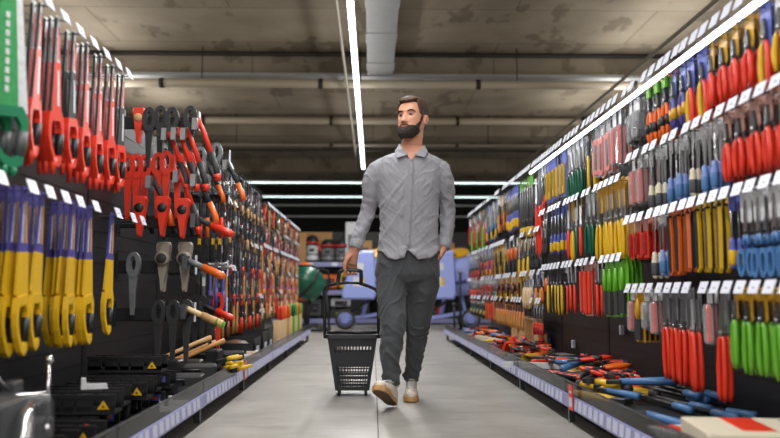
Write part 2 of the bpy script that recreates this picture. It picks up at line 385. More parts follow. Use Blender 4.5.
def driver(h, L=.2, card='white', band=None, shaft='steel', flat=0, hl=.1, r=.0135):
    P = []
    if card: P.append(('hang_tab', MB().prism(rrect(-.02, .02, -.045, .014, .005), -.003, 0, card)))
    if flat: P.append(('blade', MB().prism([(-flat, -.03), (flat, -.03), (flat * .8, -(L - hl) * .7), (.006, -(L - hl) - .01), (-.006, -(L - hl) - .01), (-flat * .8, -(L - hl) * .7)], 0, .002, shaft)))
    else: P.append(('shaft', MB().tube([(.004, 0, -.03), (.004, 0, -(L - hl) - .01)], .0035, shaft, n=6)))
    z = -(L - hl)
    P.append(('handle', MB().lathe([(.005, 0), (r * .8, .008), (r * .75, .02), (r, .035), (r * 1.02, hl * .7), (r * .8, hl - .006), (r * .3, hl)], h, (.004, 0, z), (0, 0, -1), 10)))
    if band: P.append(('grip_band', MB().lathe([(r * 1.02, hl * .4), (r * 1.12, hl * .45), (r * 1.12, hl * .8), (r * .9, hl * .88)], band, (.004, 0, z), (0, 0, -1), 10)))
    return P
def pack(card, tool, head=None, w=.07, h=.18, kind='knife', accent='darksteel', bubble=True):
    P = [('backing_card', MB().prism(rrect(-w / 2, w / 2, -h, .016), -.003, 0, card))]
    if head: P.append(('header', MB().prism(rrect(-w / 2 + .002, w / 2 - .002, -.045, .012, .004), 0, .0015, head)))
    t = MB()
    if kind == 'knife': t.prism([(-.010, -.055), (.010, -.05), (.012, -h * .6), (.008, -h + .015), (-.010, -h + .012), (-.014, -h * .6)], .002, .018, tool, b=.003); t.box(.002, .019, -.004, .004, -h * .75, -.07, accent)
    elif kind == 'bits':
        for q in range(4): t.tube([(.008, -w * .33 + q * w * .22, -.055), (.008, -w * .33 + q * w * .22, -h + .03)], .0045, accent, n=6)
        t.box(.002, .016, -w * .42, w * .42, -h + .012, -h + .045, tool)
    elif kind == 'frame':
        ring_plate(t, rrect(-w * .45, w * .45, -h + .01, -.05, .01), rrect(-w * .32, w * .32, -h + .03, -.075, .008), .002, .014, tool)
        for q in range(3): t.tube([(.008, -w * .2 + q * w * .2, -.07), (.008, -w * .2 + q * w * .2, -h + .025)], .005, accent, n=6)
    elif kind == 'tape': t.prism(ell(0, -h * .62, w * .4, w * .4), .002, .03, tool, b=.004); t.prism(ell(0, -h * .62, w * .18, w * .18), .03, .033, accent)
    P.append(('tool', t))
    if bubble: P.append(('blister', MB().prism(rrect(-w * .46, w * .46, -h + .006, -.048, .01), .0016, .024, 'clear', b=.006)))
    return P
def scissors(h, L=.24, card='white', core='black'):
    P = [('backing_card', MB().prism(rrect(-.032, .032, -.09, .016), -.003, -.001, card))]
    P.append(('blades', MB().prism([(-.003, -.02), (.003, -.02), (.012, -.11), (.008, -.14), (-.008, -.14), (-.012, -.11)], 0, .006, 'steel').lathe([(.006, 0), (.005, .004)], core, (.006, 0, -.12), (1, 0, 0), 8)))
    for s in (1, -1):
        t = MB(); ring_plate(t, ell(s * .026, -L + .045, .024, .045), ell(s * .026, -L + .045, .013, .03), -.004, .01, h)
        t.tube([(.003, s * .006, -.13), (.003, s * .014, -.16)], .008, h, n=6); P.append(('handle_loop', t))
    return P
def hammer(h, L=.3, head='darksteel', grip=None):
    P = [('head', MB().tube([(0, -.062, -.0), (0, -.05, -.0), (0, -.04, 0), (0, .02, 0), (0, .05, .004), (0, .072, .010)], [.014, .015, .011, .013, .009, .003], head, n=8).box(-.013, .013, -.014, .014, -.018, .018, head))]
    P.append(('handle', MB().tube([(0, 0, -.015), (0, 0, -.08), (0, 0, -L * .7), (0, .003, -L)], [.010, .009, .014, .013], h, n=8)))
    if grip: P.append(('grip', MB().tube([(0, 0, -L * .55), (0, .003, -L - .002)], [.0145, .0165], grip, n=8)))
    return P
def clamp(h, L=.3, bar='darksteel', pad='darkred'):
    P = [('bar', MB().box(-.004, .004, -.012, .004, -L, .01, bar))]
    P.append(('fixed_jaw', MB().prism([(-.014, .012), (.085, .006), (.09, -.02), (.075, -.022), (.07, -.008), (.006, -.014), (-.014, -.02)], -.007, .007, bar)))
    z = -L * .62
    P.append(('sliding_jaw', MB().prism([(-.016, z + .016), (.004, z + .016), (.085, z + .004), (.09, z - .012), (.07, z - .016), (.0, z - .02), (-.016, z - .02)], -.008, .008, bar)))
    P.append(('screw', MB().tube([(0, .078, z + .05), (0, .078, z - .05)], .005, 'steel', n=6).lathe([(.012, 0), (.014, .006)], pad, (0, .078, z + .05), (0, 0, 1), 8)))
    P.append(('handle', MB().lathe([(.007, 0), (.014, .01), (.015, .05), (.013, .085), (.006, .095)], h, (0, .078, z - .045), (0, 0, -1), 10)))
    return P
def wrench(m='steel', L=.22, tagm='white', grip=None):
    P = [('body', MB().prism([(-.01, 0), (-.026, -.015), (-.024, -.04), (-.011, -.058), (-.008, -L + .03), (-.012, -L + .01), (0, -L), (.012, -L + .01), (.008, -L + .03), (.011, -.058), (.024, -.03), (.022, -.01), (.012, -.004), (.010, -.03), (-.006, -.03)], -.004, .005, m))]
    if tagm: P.append(('paper_tag', MB().box(.006, .007, -.011, .011, -.13, -.07, tagm)))
    if grip: P.append(('grip', MB().prism(rrect(-.013, .013, -L, -L * .5), -.008, .009, grip, b=.003)))
    return P
def knife(body='black', edge='yellow', L=.19):
    return [('body', MB().prism([(-.014, -.01), (.012, -.01), (.017, -L * .4), (.014, -L + .01), (0, -L), (-.016, -L + .02), (-.011, -L * .5)], 0, .016, body, b=.003)),
            ('edge_grip', MB().prism([(.013, -.02), (.019, -.02), (.023, -L * .4), (.020, -L + .01), (.002, -L - .006), (-.012, -L + .012), (.0, -L + .006), (.012, -L + .02), (.016, -L * .4)], .001, .015, edge)),
            ('hang_tab', MB().prism(rrect(-.018, .018, -.03, .016, .005), -.003, 0, edge))]
def brushpack(c='green'):
    return [('backing_card', MB().prism([(-.05, -.24), (.05, -.24), (.05, -.03), (.03, .0), (.03, .02), (-.03, .02), (-.03, 0), (-.06, -.04), (-.065, -.1), (-.05, -.13)], -.002, 0, c)),
            ('handle', MB().tube([(.01, 0, -.03), (.012, 0, -.08), (.01, 0, -.13)], [.008, .013, .01], c, n=8)),
            ('bristles', MB().box(.002, .02, -.03, .03, -.23, -.13, 'softblack'))]
def woodtool(card='orange', w='tan', L=.25):
    return [('backing_card', MB().prism(rrect(-.03, .03, -.15, .016), -.003, -.001, card)),
            ('blade', MB().prism([(-.022, -.03), (.022, -.03), (.008, -.10), (-.008, -.10)], 0, .002, 'steel')),
            ('handle', MB().tube([(.004, 0, -.09), (.004, 0, -.12), (.006, 0, -L * .8), (.004, 0, -L)], [.007, .010, .013, .010], w, n=8))]
def spring_clamp(h='orange'):
    P = [('jaw', MB().prism([(-.012, 0), (0, .008), (.012, 0), (.022, -.04), (.01, -.06), (-.01, -.06), (-.022, -.04)], -.01, .01, 'black'))]
    for s in (1, -1): P.append(('handle', MB().tube([(0, s * .01, -.05), (0, s * .024, -.08), (0, s * .03, -.13)], [.01, .012, .008], h, n=8)))
    return P
def panel_saw():
    # teeth towards -y; toe at the top
    return [('blade_sleeve', MB().prism([(-.018, .02), (.022, .02), (.034, -.20), (-.042, -.20)], -.003, .003, 'violet')),
            ('sleeve_stripe', MB().prism([(.004, -.03), (.016, -.03), (.022, -.17), (.006, -.17)], .003, .0042, 'mustard')),
            ('sleeve_print', MB().prism([(-.012, -.04), (-.006, -.04), (-.012, -.17), (-.022, -.17)], .003, .0042, 'white')),
            ('blade_guard', MB().prism([(-.042, -.20), (.034, -.20), (.046, -.40), (-.06, -.34)], -.004, .004, 'yellow')),
            saw_handle('yellow', 'black', -.40)]
def saw_handle(m, g, z0, w=1.0):
    t = MB()
    outer = [(-.055, z0 + .05), (.03, z0 + .06), (.048, z0 + .02), (.044, z0 - .06), (.03, z0 - .13), (.006, z0 - .145), (-.02, z0 - .13), (-.05, z0 - .08), (-.062, z0 - .04), (-.065, z0)]
    cy, cz = -.008, z0 - .045
    inner = [(cy + (y - cy) * .64, cz + (z - cz) * .66) for y, z in outer]
    ring_plate(t, outer, inner, -.009, .009, m)
    t.tube([(.0, outer[3][0] - .008, z0 - .02), (0, outer[4][0] - .004, z0 - .1)], [.015, .013], g, n=8)
    return ('handle', t)
def red_saw():
    return [('blade_sleeve', MB().prism([(-.010, .02), (.014, .02), (.024, -.20), (.036, -.36), (-.04, -.36), (-.026, -.20)], -.002, .002, 'white')),
            ('lower_sleeve', MB().prism([(-.022, -.15), (.022, -.15), (.037, -.365), (-.042, -.365)], -.0035, .0035, 'red')), ('sleeve_stripe', MB().prism([(.004, -.02), (.012, -.02), (.018, -.14), (.006, -.14)], .002, .0032, 'red')), ('sleeve_label', MB().prism([(.0, -.18), (.012, -.18), (.02, -.31), (.002, -.31)], .0035, .0045, 'white')),
            ('tooth_guard', MB().prism([(-.014, .01), (-.008, .01), (-.024, -.2), (-.036, -.35), (-.048, -.35), (-.032, -.2)], -.004, .004, 'softblack')),
            ('blade_print', MB().prism([(-.008, -.06), (-.003, -.06), (-.010, -.30), (-.018, -.30)], .002, .0032, 'darkgrey')),
            saw_handle('red', 'black', -.39), ('horn', MB().tube([(0, -.01, -.50), (0, -.016, -.56)], [.014, .009], 'red', n=8))]
def green_saw():
    P = [('blade_sleeve', MB().prism([(-.03, .03), (.03, .03), (.06, -.42), (-.075, -.42)], -.003, .003, 'cardgreen')),
         ('sleeve_back', MB().prism([(.012, .03), (.032, .03), (.064, -.42), (.030, -.42)], -.004, .0042, 'white'))]
    t = MB()
    for q in range(9): t.box(.003, .0042, -.02, -.006, -.12 - q * .03, -.10 - q * .03, 'white')
    P.append(('sleeve_print', t)); k, mb = saw_handle('sawgreen', 'darkgrey', -.46); mb.xform(Matrix.Diagonal((1.1, 1.35, 1, 1))); P.append((k, mb))
    for q in range(3): P.append(('finger_rest', MB().ball((0, -.045 + q * .03, -.61), (.014, .014, .02), 'sawgreen', 8)))
    return P
def axe_head_on(m, core='black'):
    # seen from above its head: the head wedge hangs edge down, the haft end shows in the eye, haft runs back
    return [('head', MB().prism([(-.028, .05), (-.034, .09), (-.026, .105), (.026, .105), (.034, .09), (.028, .05), (.022, -.0), (.010, -.07), (.006, -.10), (-.006, -.10), (-.010, -.07), (-.022, 0)], -.045, .01, m, b=.006)),
            ('haft_end', MB().lathe([(.024, -.02), (.024, .012), (.018, .018)], core, (0, 0, .045), (1, 0, 0), 16)),
            ('haft', MB().tube([(-.04, 0, .045), (-.2, 0, -.02), (-.25, 0, -.06)], .016, core, n=8))]
def maul():
    return [('head', MB().prism([(-.035, .06), (-.04, .11), (-.03, .125), (.03, .125), (.04, .11), (.035, .05), (.026, -.03), (.012, -.11), (.008, -.16), (-.008, -.16), (-.012, -.11), (-.026, -.03)], -.05, .01, 'stone', b=.01)),
            ('haft_collar', MB().lathe([(.042, 0), (.042, .014), (.028, .02)], 'stone', (.010, 0, .03), (1, 0, 0), 18)),
            ('haft_end', MB().lathe([(.028, 0), (.028, .022), (.020, .026)], 'softblack', (.014, 0, .03), (1, 0, 0), 16)),
            ('haft', MB().tube([(-.04, 0, .03), (-.25, 0, -.0)], .018, 'black', n=8))]
def looped(m, L=.24, hz=.05):
    t = MB(); ring_plate(t, ell(0, -.005, .033, .060, 16), ell(0, 0, .013, .034, 16), -.014, .014, m)
    return [('loop_handle', t), ('shank', MB().prism([(-.02, -.045), (.02, -.045), (.012, -.12), (.008, -L), (-.008, -L), (-.016, -.12)], -.010, .010, m, b=.004))]
def hatchet(a='orange', b='black', end=None, L=.34):
    # head held in the rack, haft slanting out towards the aisle
    P = [('head', MB().prism([(-.06, .0), (-.065, -.07), (.0, -.045), (.035, -.045), (.04, .0), (0, .006)], -.014, .014, 'steel')),
         ('haft', MB().tube([(0, .01, .012), (.035, .01, -.06), (.09, .0, -L * .6)], [.014, .014, .015], a, n=8)),
         ('grip', MB().tube([(.085, .0, -L * .56), (.12, 0, -L * .85), (.125, 0, -L)], [.017, .018, .02], b, n=8))]
    if end: P.append(('grip_end', MB().tube([(.124, 0, -L * .93), (.126, 0, -L - .015)], [.021, .019], end, n=8)))
    return P
def axe_out(a='grey', b='orange'):
    # haft almost level, pointing at the aisle
    return [('head', MB().prism([(-.055, .02), (-.06, -.06), (.0, -.03), (.035, -.03), (.04, .02)], -.014, .014, 'darksteel')),
            ('haft', MB().tube([(0, 0, 0), (.10, -.0, -.045)], [.016, .017], a, n=8)),
            ('grip', MB().tube([(.09, 0, -.04), (.20, 0, -.09), (.215, 0, -.098)], [.021, .024, .018], b, n=8))]
def display_bar():
    return [('bar', MB().box(-.25, .02, -.012, .012, -.05, .0, 'rack_black')), ('end_tag', MB().box(.02, .024, -.014, .014, -.055, .01, 'tag'))]

# kind: (object name, description used in the label, plural, category, parts builder)
K = {
 'greensaw': ('hand_saw', 'green hand saw in white-edged sleeve', 'green hand saws', 'saw', green_saw),
 'redsaw': ('pruning_saw', 'red-handled saw in white sleeve', 'red handled saws', 'saw', red_saw),
 'redsaw2': ('pruning_saw', 'red-handled saw in black sleeve', 'red handled saws in black sleeves', 'saw', lambda: [(p, m_) if p != 'lower_sleeve' else ('lower_sleeve', MB().prism([(-.022, -.15), (.022, -.15), (.037, -.365), (-.042, -.365)], -.0035, .0035, 'softblack')) for p, m_ in red_saw()]),
 'yelsaw': ('panel_saw', 'yellow-handled saw in violet sleeve', 'yellow handled saws', 'saw', panel_saw),
 'pl_red_y': ('pliers', 'red-handled pliers on yellow card', 'red pliers on yellow cards', 'pliers', lambda: pliers('red', 'mustard', L=.215, cw=.085)),
 'pl_ry_b': ('pliers', 'red-and-yellow pliers on blue card', 'red and yellow pliers on blue cards', 'pliers', lambda: pliers('red', 'cardblue', 'yellow', L=.24, cw=.09, ch=.15)),
 'pl_yel_w': ('pliers', 'orange-and-yellow pliers on white card', 'orange and yellow pliers on white cards', 'pliers', lambda: pliers('orange', 'white', 'yellow', L=.21)),
 'pl_blue': ('pliers', 'blue-handled pliers on blue card', 'blue pliers on blue cards', 'pliers', lambda: pliers('violet', 'cardblue', L=.215, grip='mustard', cw=.085)),
 'pl_red_p': ('pliers', 'red-handled pliers on pink card', 'red pliers on pink cards', 'pliers', lambda: pliers('red', 'pinkcard', L=.22, ch=.10)),
 'cut_or': ('side_cutters', 'orange-handled cutters with green tab', 'orange handled cutters', 'cutters', lambda: pliers('orange', 'softblack', L=.23, grip='black', cw=.05, ch=.09) + [('tab', MB().box(0, .012, -.018, .018, -.032, .012, 'green')), ('top_clip', MB().box(0, .012, -.02, .02, .012, .032, 'orange'))]),
 'snip_y': ('tin_snips', 'yellow-handled snips on yellow card', 'yellow tin snips', 'tin snips', lambda: pliers('yellow', 'mustard', L=.29, jaw='steel', jl=.10, cw=.09, ch=.12)),
 'snip_g': ('tin_snips', 'green-handled snips on white card', 'green tin snips', 'tin snips', lambda: pliers('darkgreen', 'white', L=.27, jaw='steel', jl=.09, cw=.075, ch=.12)),
 'snip_r': ('tin_snips', 'red-handled snips on yellow card', 'red tin snips', 'tin snips', lambda: pliers('red', 'mustard', L=.27, jaw='steel', jl=.09, cw=.08, ch=.10)),
 'pl_yb': ('long_pliers', 'black-and-yellow long pliers', 'black and yellow pliers', 'pliers', lambda: pliers('yellow', 'softblack', 'black', L=.26, cw=.06)),
 'pl_rb': ('long_pliers', 'red-and-black long pliers', 'red and black pliers', 'pliers', lambda: pliers('red', 'white', 'black', L=.24, cw=.06)),
 'pk_grey': ('blister_pack', 'white blister pack of dark tools', 'white and grey tool packs', 'blister pack', lambda: pack('grey', 'black', 'white', kind='bits')),
 'pk_red': ('blister_pack', 'red-framed blister pack of tools', 'red framed tool packs', 'blister pack', lambda: pack('white', 'red', 'grey', w=.075, h=.22, kind='frame', accent='black')),
 'pk_wr': ('blister_pack', 'white-topped pack of red tool', 'white topped packs with red tools', 'blister pack', lambda: pack('darkgrey', 'red', 'white', w=.055, h=.21)),
 'pk_blue': ('blister_pack', 'blue-card pack of yellow knife', 'blue cards with yellow knives', 'blister pack', lambda: pack('cardblue', 'yellow', None, w=.085, h=.22, bubble=False)),
 'pk_purple': ('blister_pack', 'violet-grey pack of small bits', 'violet grey packs', 'blister pack', lambda: pack('violet', 'grey', 'white', w=.08, h=.19, kind='bits', accent='darksteel')),
 'pk_black': ('blister_pack', 'black pack of steel bits', 'black packs', 'blister pack', lambda: pack('softblack', 'black', 'grey', h=.2, kind='bits', accent='steel')),
 'pk_yel': ('blister_pack', 'yellow-card pack of black knife', 'yellow cards with black knives', 'blister pack', lambda: pack('mustard', 'black', None, h=.18)),
 'pk_or': ('blister_pack', 'orange-card pack of round tape', 'orange cards with tapes', 'blister pack', lambda: pack('orange', 'black', 'mustard', w=.075, h=.14, kind='tape', accent='orange', bubble=False)),
 'chis_b': ('paint_scraper', 'pale-blue handled scraper with bright blade', 'blue handled scrapers', 'scraper', lambda: driver('paleblue', L=.24, flat=.014, band='toolblue', hl=.105, r=.015)),
 'chis_c': ('paint_scraper', 'cream-handled scraper with bright blade', 'cream handled scrapers', 'scraper', lambda: driver('cream', L=.24, flat=.013, band='darkgrey', hl=.105, r=.015)),
 'drv_k': ('screwdriver', 'black-handled screwdriver on white tab', 'black screwdrivers', 'screwdriver', lambda: driver('black', L=.23, band='softblack')),
 'drv_y': ('screwdriver', 'black-and-yellow screwdriver on white tab', 'black and yellow screwdrivers', 'screwdriver', lambda: driver('yellow', L=.24, band='black')),
 'drv_r': ('screwdriver', 'red-handled screwdriver on white tab', 'red screwdrivers', 'screwdriver', lambda: driver('red', L=.26, band='darkred')),
 'drv_b': ('screwdriver', 'blue-and-yellow screwdriver on blue tab', 'blue and yellow screwdrivers', 'screwdriver', lambda: driver('cardblue', L=.23, band='yellow', card='cardblue')),
 'drv_t': ('screwdriver', 'teal-handled screwdriver on white tab', 'teal screwdrivers', 'screwdriver', lambda: driver('teal', L=.22, band='black')),
 'drv_g': ('screwdriver', 'black screwdriver on green tab', 'black screwdrivers on green tabs', 'screwdriver', lambda: driver('black', L=.30, band='yellow', card='green')),
 'sciss': ('scissors', 'blue-looped scissors on white card', 'blue looped scissors', 'scissors', lambda: scissors('toolblue', L=.26)),
 'knife': ('utility_knife', 'black utility knife with yellow edge', 'black and yellow utility knives', 'knife', lambda: knife(L=.235)),
 'orsp': ('spring_clamp', 'orange spring clamp with black jaws', 'orange spring clamps', 'clamp', lambda: spring_clamp('orange')),
 'yelsp': ('spring_clamp', 'yellow spring clamp with black jaws', 'yellow spring clamps', 'clamp', lambda: spring_clamp('yellow')),
 'redlong': ('long_nippers', 'long red-handled nippers with steel jaws', 'long red handled nippers', 'nippers', lambda: pliers('red', 'grey', L=.40, jaw='steel', jl=.12, cw=.07, ch=.16)),
 'greenlong': ('long_nippers', 'long green-handled nippers with dark jaws', 'long green handled nippers', 'nippers', lambda: pliers('green', None, L=.28, jaw='darksteel', jl=.06) + [('leaf_card', MB().prism(rrect(-.03, .03, -.1, .016), -.004, -.002, 'mustard'))]),
 'orpk': ('orange_knife', 'orange-framed knife with black body', 'orange framed knives', 'knife', lambda: knife('black', 'orange', L=.23)),
 'brush': ('wire_brush', 'green-backed brush with dark bristles', 'green brushes', 'brush', brushpack),
 'brush_y': ('wire_brush', 'yellow-backed brush with dark bristles', 'yellow brushes', 'brush', lambda: brushpack('mustard')),
 'wood_o': ('wood_file', 'tan-handled file on orange card', 'tan handled files', 'file', woodtool),
 'wood_w': ('wood_file', 'pale-handled file on white card', 'pale handled files', 'file', lambda: woodtool('white', 'palewood')),
 'redflat': ('folding_rule', 'red flat tool on orange card', 'red flat tools', 'folding tool', lambda: [('backing_card', MB().prism(rrect(-.03, .03, -.25, .016), -.003, -.001, 'pinkcard')), ('tool', MB().prism(rrect(-.018, .018, -.24, -.03), 0, .014, 'red', b=.003))]),
 'clampw': ('bar_clamp', 'dark bar clamp with wooden grip', 'wooden gripped bar clamps', 'clamp', lambda: clamp('wood')),
 'clampr': ('bar_clamp', 'dark bar clamp with red grip', 'red gripped bar clamps', 'clamp', lambda: clamp('red', L=.26)),
 'clampk': ('bar_clamp', 'black bar clamp with brown grip', 'black bar clamps', 'clamp', lambda: clamp('brown', L=.26, bar='black')),
 'wr_s': ('adjustable_wrench', 'steel adjustable wrench with paper tag', 'steel wrenches', 'wrench', lambda: wrench('steel')),
 'wr_d': ('adjustable_wrench', 'dark adjustable wrench without tag', 'dark wrenches', 'wrench', lambda: wrench('darksteel', tagm=None, grip='black')),
 'wr_y': ('adjustable_wrench', 'dark wrench with yellow tag', 'dark wrenches with yellow tags', 'wrench', lambda: wrench('darksteel', tagm='yellow', grip='black')),
 'ham_w': ('hammer', 'wooden-handled hammer', 'wooden handled hammers', 'hammer', lambda: hammer('tan')),
 'ham_r': ('hammer', 'red-gripped hammer', 'red gripped hammers', 'hammer', lambda: hammer('black', grip='red')),
 'ham_o': ('hammer', 'orange-gripped hammer', 'orange gripped hammers', 'hammer', lambda: hammer('black', grip='orange')),
 'ham_b': ('hammer', 'blue-gripped hammer with tagged head', 'blue gripped hammers', 'hammer', lambda: hammer('cardblue', grip='violet', head='steel')),
 'loop_k': ('looped_hatchet', 'black loop-handled hatchet', 'black loop handled hatchets', 'hatchet', lambda: looped('softblack')),
 'loop_r': ('looped_hatchet', 'red loop-handled hatchet', 'red loop handled hatchets', 'hatchet', lambda: looped('red', L=.26)),
 'loop_s': ('looped_hatchet', 'steel loop-handled hatchet', 'steel loop handled hatchets', 'hatchet', lambda: looped('grey')),
 'axe_w': ('axe', 'red axe head with wooden haft end', 'red axes with wooden hafts', 'axe', lambda: axe_head_on('red', 'wood')),
 'axe_r': ('axe', 'red axe head with black haft end', 'red axes with black hafts', 'axe', lambda: axe_head_on('red', 'black')),
 'maul': ('splitting_maul', 'grey stone-coloured maul head', 'grey mauls', 'maul', maul),
 'hat_rk': ('hatchet', 'hatchet with red and black grip', 'red and black hatchets', 'hatchet', lambda: hatchet('red', 'softblack', 'red')),
 'hat_ok': ('hatchet', 'hatchet with black haft, orange grip', 'black and orange hatchets', 'hatchet', lambda: hatchet('softblack', 'orange', L=.28)),
 'hat_w': ('hatchet', 'hatchet with wooden haft', 'wooden hatchets', 'hatchet', lambda: hatchet('wood', 'tan', L=.3)),
 'axo_ko': ('camp_axe', 'short axe with level orange grip', 'orange gripped axes', 'axe', lambda: axe_out('grey', 'orange')),
 'axo_kr': ('camp_axe', 'short axe with level red grip', 'red gripped axes', 'axe', lambda: axe_out('softblack', 'red')),
 'axo_w': ('camp_axe', 'wooden short axe with green end', 'wooden axes with green ends', 'axe', lambda: axe_out('palewood', 'wood') + [('painted_end', MB().tube([(.17, 0, -.077), (.218, 0, -.099)], [.0245, .021], 'green', n=8))]),
 'bar': ('display_bar', 'black display bar with white end', 'display bars', 'display bar', display_bar),
 'redtab': ('tool_holder', 'red hanging tool holder', 'red tool holders', 'holder', lambda: [('body', MB().prism([(-.02, 0), (.02, 0), (.024, -.1), (.01, -.17), (-.01, -.17), (-.024, -.1)], -.01, .01, 'red', b=.004)), ('clip', MB().box(-.008, .012, -.012, .012, -.03, .015, 'darkred'))]),
 'orredpk': ('orange_red_pack', 'orange-red hanging tool pack', 'orange red packs', 'blister pack', lambda: pack('red', 'darkred', 'pinkcard', w=.08, h=.16, bubble=False)),
}
_proto, _merged = {}, {}
def parts_of(k):
    if k not in _proto: _proto[k] = [(p, mb.mesh(p)) for p, mb in K[k][4]()]
    return _proto[k]
def merged_of(k):
    if k not in _merged:
        t = MB()
        for p, mb in K[k][4]():
            if p not in ('blister', 'sleeve_print', 'blade_print'): t.join(mb)
        _merged[k] = t.mesh(K[k][0])
    return _merged[k]
def put(k, loc, rot, label, group, detail=True, scale=1):
    nm, _, _, cat, _ = K[k]
    if detail:
        e = empty(nm, loc, label, cat, group, rot=rot)
        for p, me in parts_of(k):
            o = bpy.data.objects.new(p, me); COL.objects.link(o); o.parent = e
    else:
        e = bpy.data.objects.new(nm, merged_of(k)); COL.objects.link(e); e.location = loc; e.rotation_euler = rot; tag(e, label, cat, group)
    e.scale = scale if isinstance(scale, tuple) else (scale,) * 3
    return e

# hooks with their price tags
def hook_parts(d, high=False):
    L = abs(d['xb'] - d['xt']); s = d['s']
    arm = MB().box(-.002, L * 1.0, -.002, .002, -.002, .002, 'wire').box(-.002, .0015, -.002, .002, -.002, .022, 'wire')
    tg = MB(); a = R(20); w = .034 if not high else .032; hh = .024 if not high else .027; c = Vector((-.006, 0, .014 if not high else .070))
    u = Vector((math.sin(a), 0, math.cos(a))); n = Vector((-math.cos(a), 0, math.sin(a))) * .0015
    v = [c + u * (sz * hh) + Vector((0, sy * w, 0)) + n * t for t in (-1, 1) for sz in (-1, 1) for sy in (-1, 1)]
    tg.add(v, [(0, 1, 3, 2), (4, 6, 7, 5), (0, 4, 5, 1), (2, 3, 7, 6), (0, 2, 6, 4), (1, 5, 7, 3)], 'tag')
    if high: arm.box(-.003, .001, -.002, .002, 0, .085, 'wire')
    else: tg.box(-.0105, -.0085, -.012, .004, .010, .0125, 'darkgrey')
    if s < 0:
        for t in (arm, tg): t.xform(Matrix.Diagonal((-1, 1, 1, 1)))
    return [('arm', arm), ('price_tag', tg)]
HK = {sd: [(p, mb.mesh(p)) for p, mb in hook_parts(SIDE[sd])] for sd in SIDE}
HKT = [(p, mb.mesh(p)) for p, mb in hook_parts(SIDE['right'], True)]
FARH = {'left': MB(), 'right': MB()}
hook_n = {}
def hook(side, Y, z, rowname, tagged=True):
    d = SIDE[side]
    bay = max(0, min(NB - 1, int((Y - BAY0) / BAYW))); key = (side, bay, rowname); hook_n[key] = hook_n.get(key, 0) + 1; i = hook_n[key]
    x = d['xt']
    if Y < 6.3:
        e = empty('peg_hook', (x, Y, z), f'wire hook with white price tag, {ORD[min(i, 20) - 1]} in {rowname} row, {NEAR[bay]} {side} rack', 'hook', f'hooks on the {side} racks')
        for p, me in (HK[side] if rowname != 'top' or side == 'left' else HKT)[:2 if tagged else 1]:
            o = bpy.data.objects.new(p, me); COL.objects.link(o); o.parent = e
    else:
        for p, mb in hook_parts(d, rowname == 'top' and side == 'right')[:2 if tagged else 1]: FARH[side].join(mb.xform(Matrix.Translation((x, Y, z))))
    return bay, i
Yr = lambda px: 988 / (px - 373)
Yl = lambda px: 874 / (373 - px)
DEPTH = ['front', 'second', 'third', 'fourth', 'fifth', 'sixth']
def row(side, z, rowname, segs, pitch=.10):
    """segs: (px_near, px_far, kind or list of kinds, items on each hook, pitch or None, step)"""
    d = SIDE[side]; Yf = Yr if side == 'right' else Yl
    rnd = random.Random(hash((side == 'left', int(z * 100))) & 0xffff)
    for sg in segs:
        a, b, kinds, n = sg[:4]; pt = sg[4] if len(sg) > 4 and sg[4] else pitch; step = sg[5] if len(sg) > 5 else .026; zz = sg[6] if len(sg) > 6 else z
        y0, y1 = Yf(a), Yf(b); y = y0 + pt / 2; q = 0
        if kinds is None or isinstance(kinds, str): kinds = [kinds]
        while y < y1 - pt * .3:
            bay, i = hook(side, y, zz, rowname, side == 'right' or y < 5.5 or (rowname in ('top', 'third') and y > 7.9 and rnd.random() < .8) or rnd.random() < .12) if side == 'left' or y < 6 else hook(side, y, zz, rowname, rnd.random() < .72); k = kinds[q % len(kinds)]; q += 1
            nn = n + (side == 'right' and n == 3) if y < 4.6 else max(1, n - 1) if y < 7 else min(n, 2)
            if not k: y += pt; continue
            if nn > 2: nn -= rnd.random() < .35
            if side == 'right':
                sc = {'top': 1.15 if y < 3.92 else 1.34 if y < 5.85 else 1.7, 'second': 1.14 if y < 3.92 else 1.38 if y < 5.85 else 1.32, 'third': 1.16 if y < 3.92 else 1.25 if y < 5.85 else 1.12, 'fourth': 1.0}[rowname]
            else: sc = 1.0 if y < 7.9 else 1.12
            sc *= rnd.uniform(.96, 1.03)
            for j in range(nn):
                if y > 7.5 and j > 1: break
                dep = DEPTH[j] if nn > 1 else 'only one'
                lab = f'{K[k][1]}, {dep} on {ORD[min(i, 20) - 1]} hook, {rowname} row, {NEAR[bay]} {side} rack'
                x = d['xt'] + d['s'] * (.022 + step * j)
                rz = (math.pi if side == 'right' else 0) + rnd.uniform(-.10, .10) * (2.2 if side == 'right' else 1) - (.55 if k == 'greensaw' else 0)
                put(k, (x, y + rnd.uniform(-.006, .006), zz - .004), (rnd.uniform(-.05, .05), 0, rz), lab, f'{K[k][2]} on the {side} racks', detail=y < 4.7, scale=(1, (1 + (sc - 1) * .35) * (.86 if side == 'right' else .9 if k == 'yelsaw' else 1), sc))
            y += pt

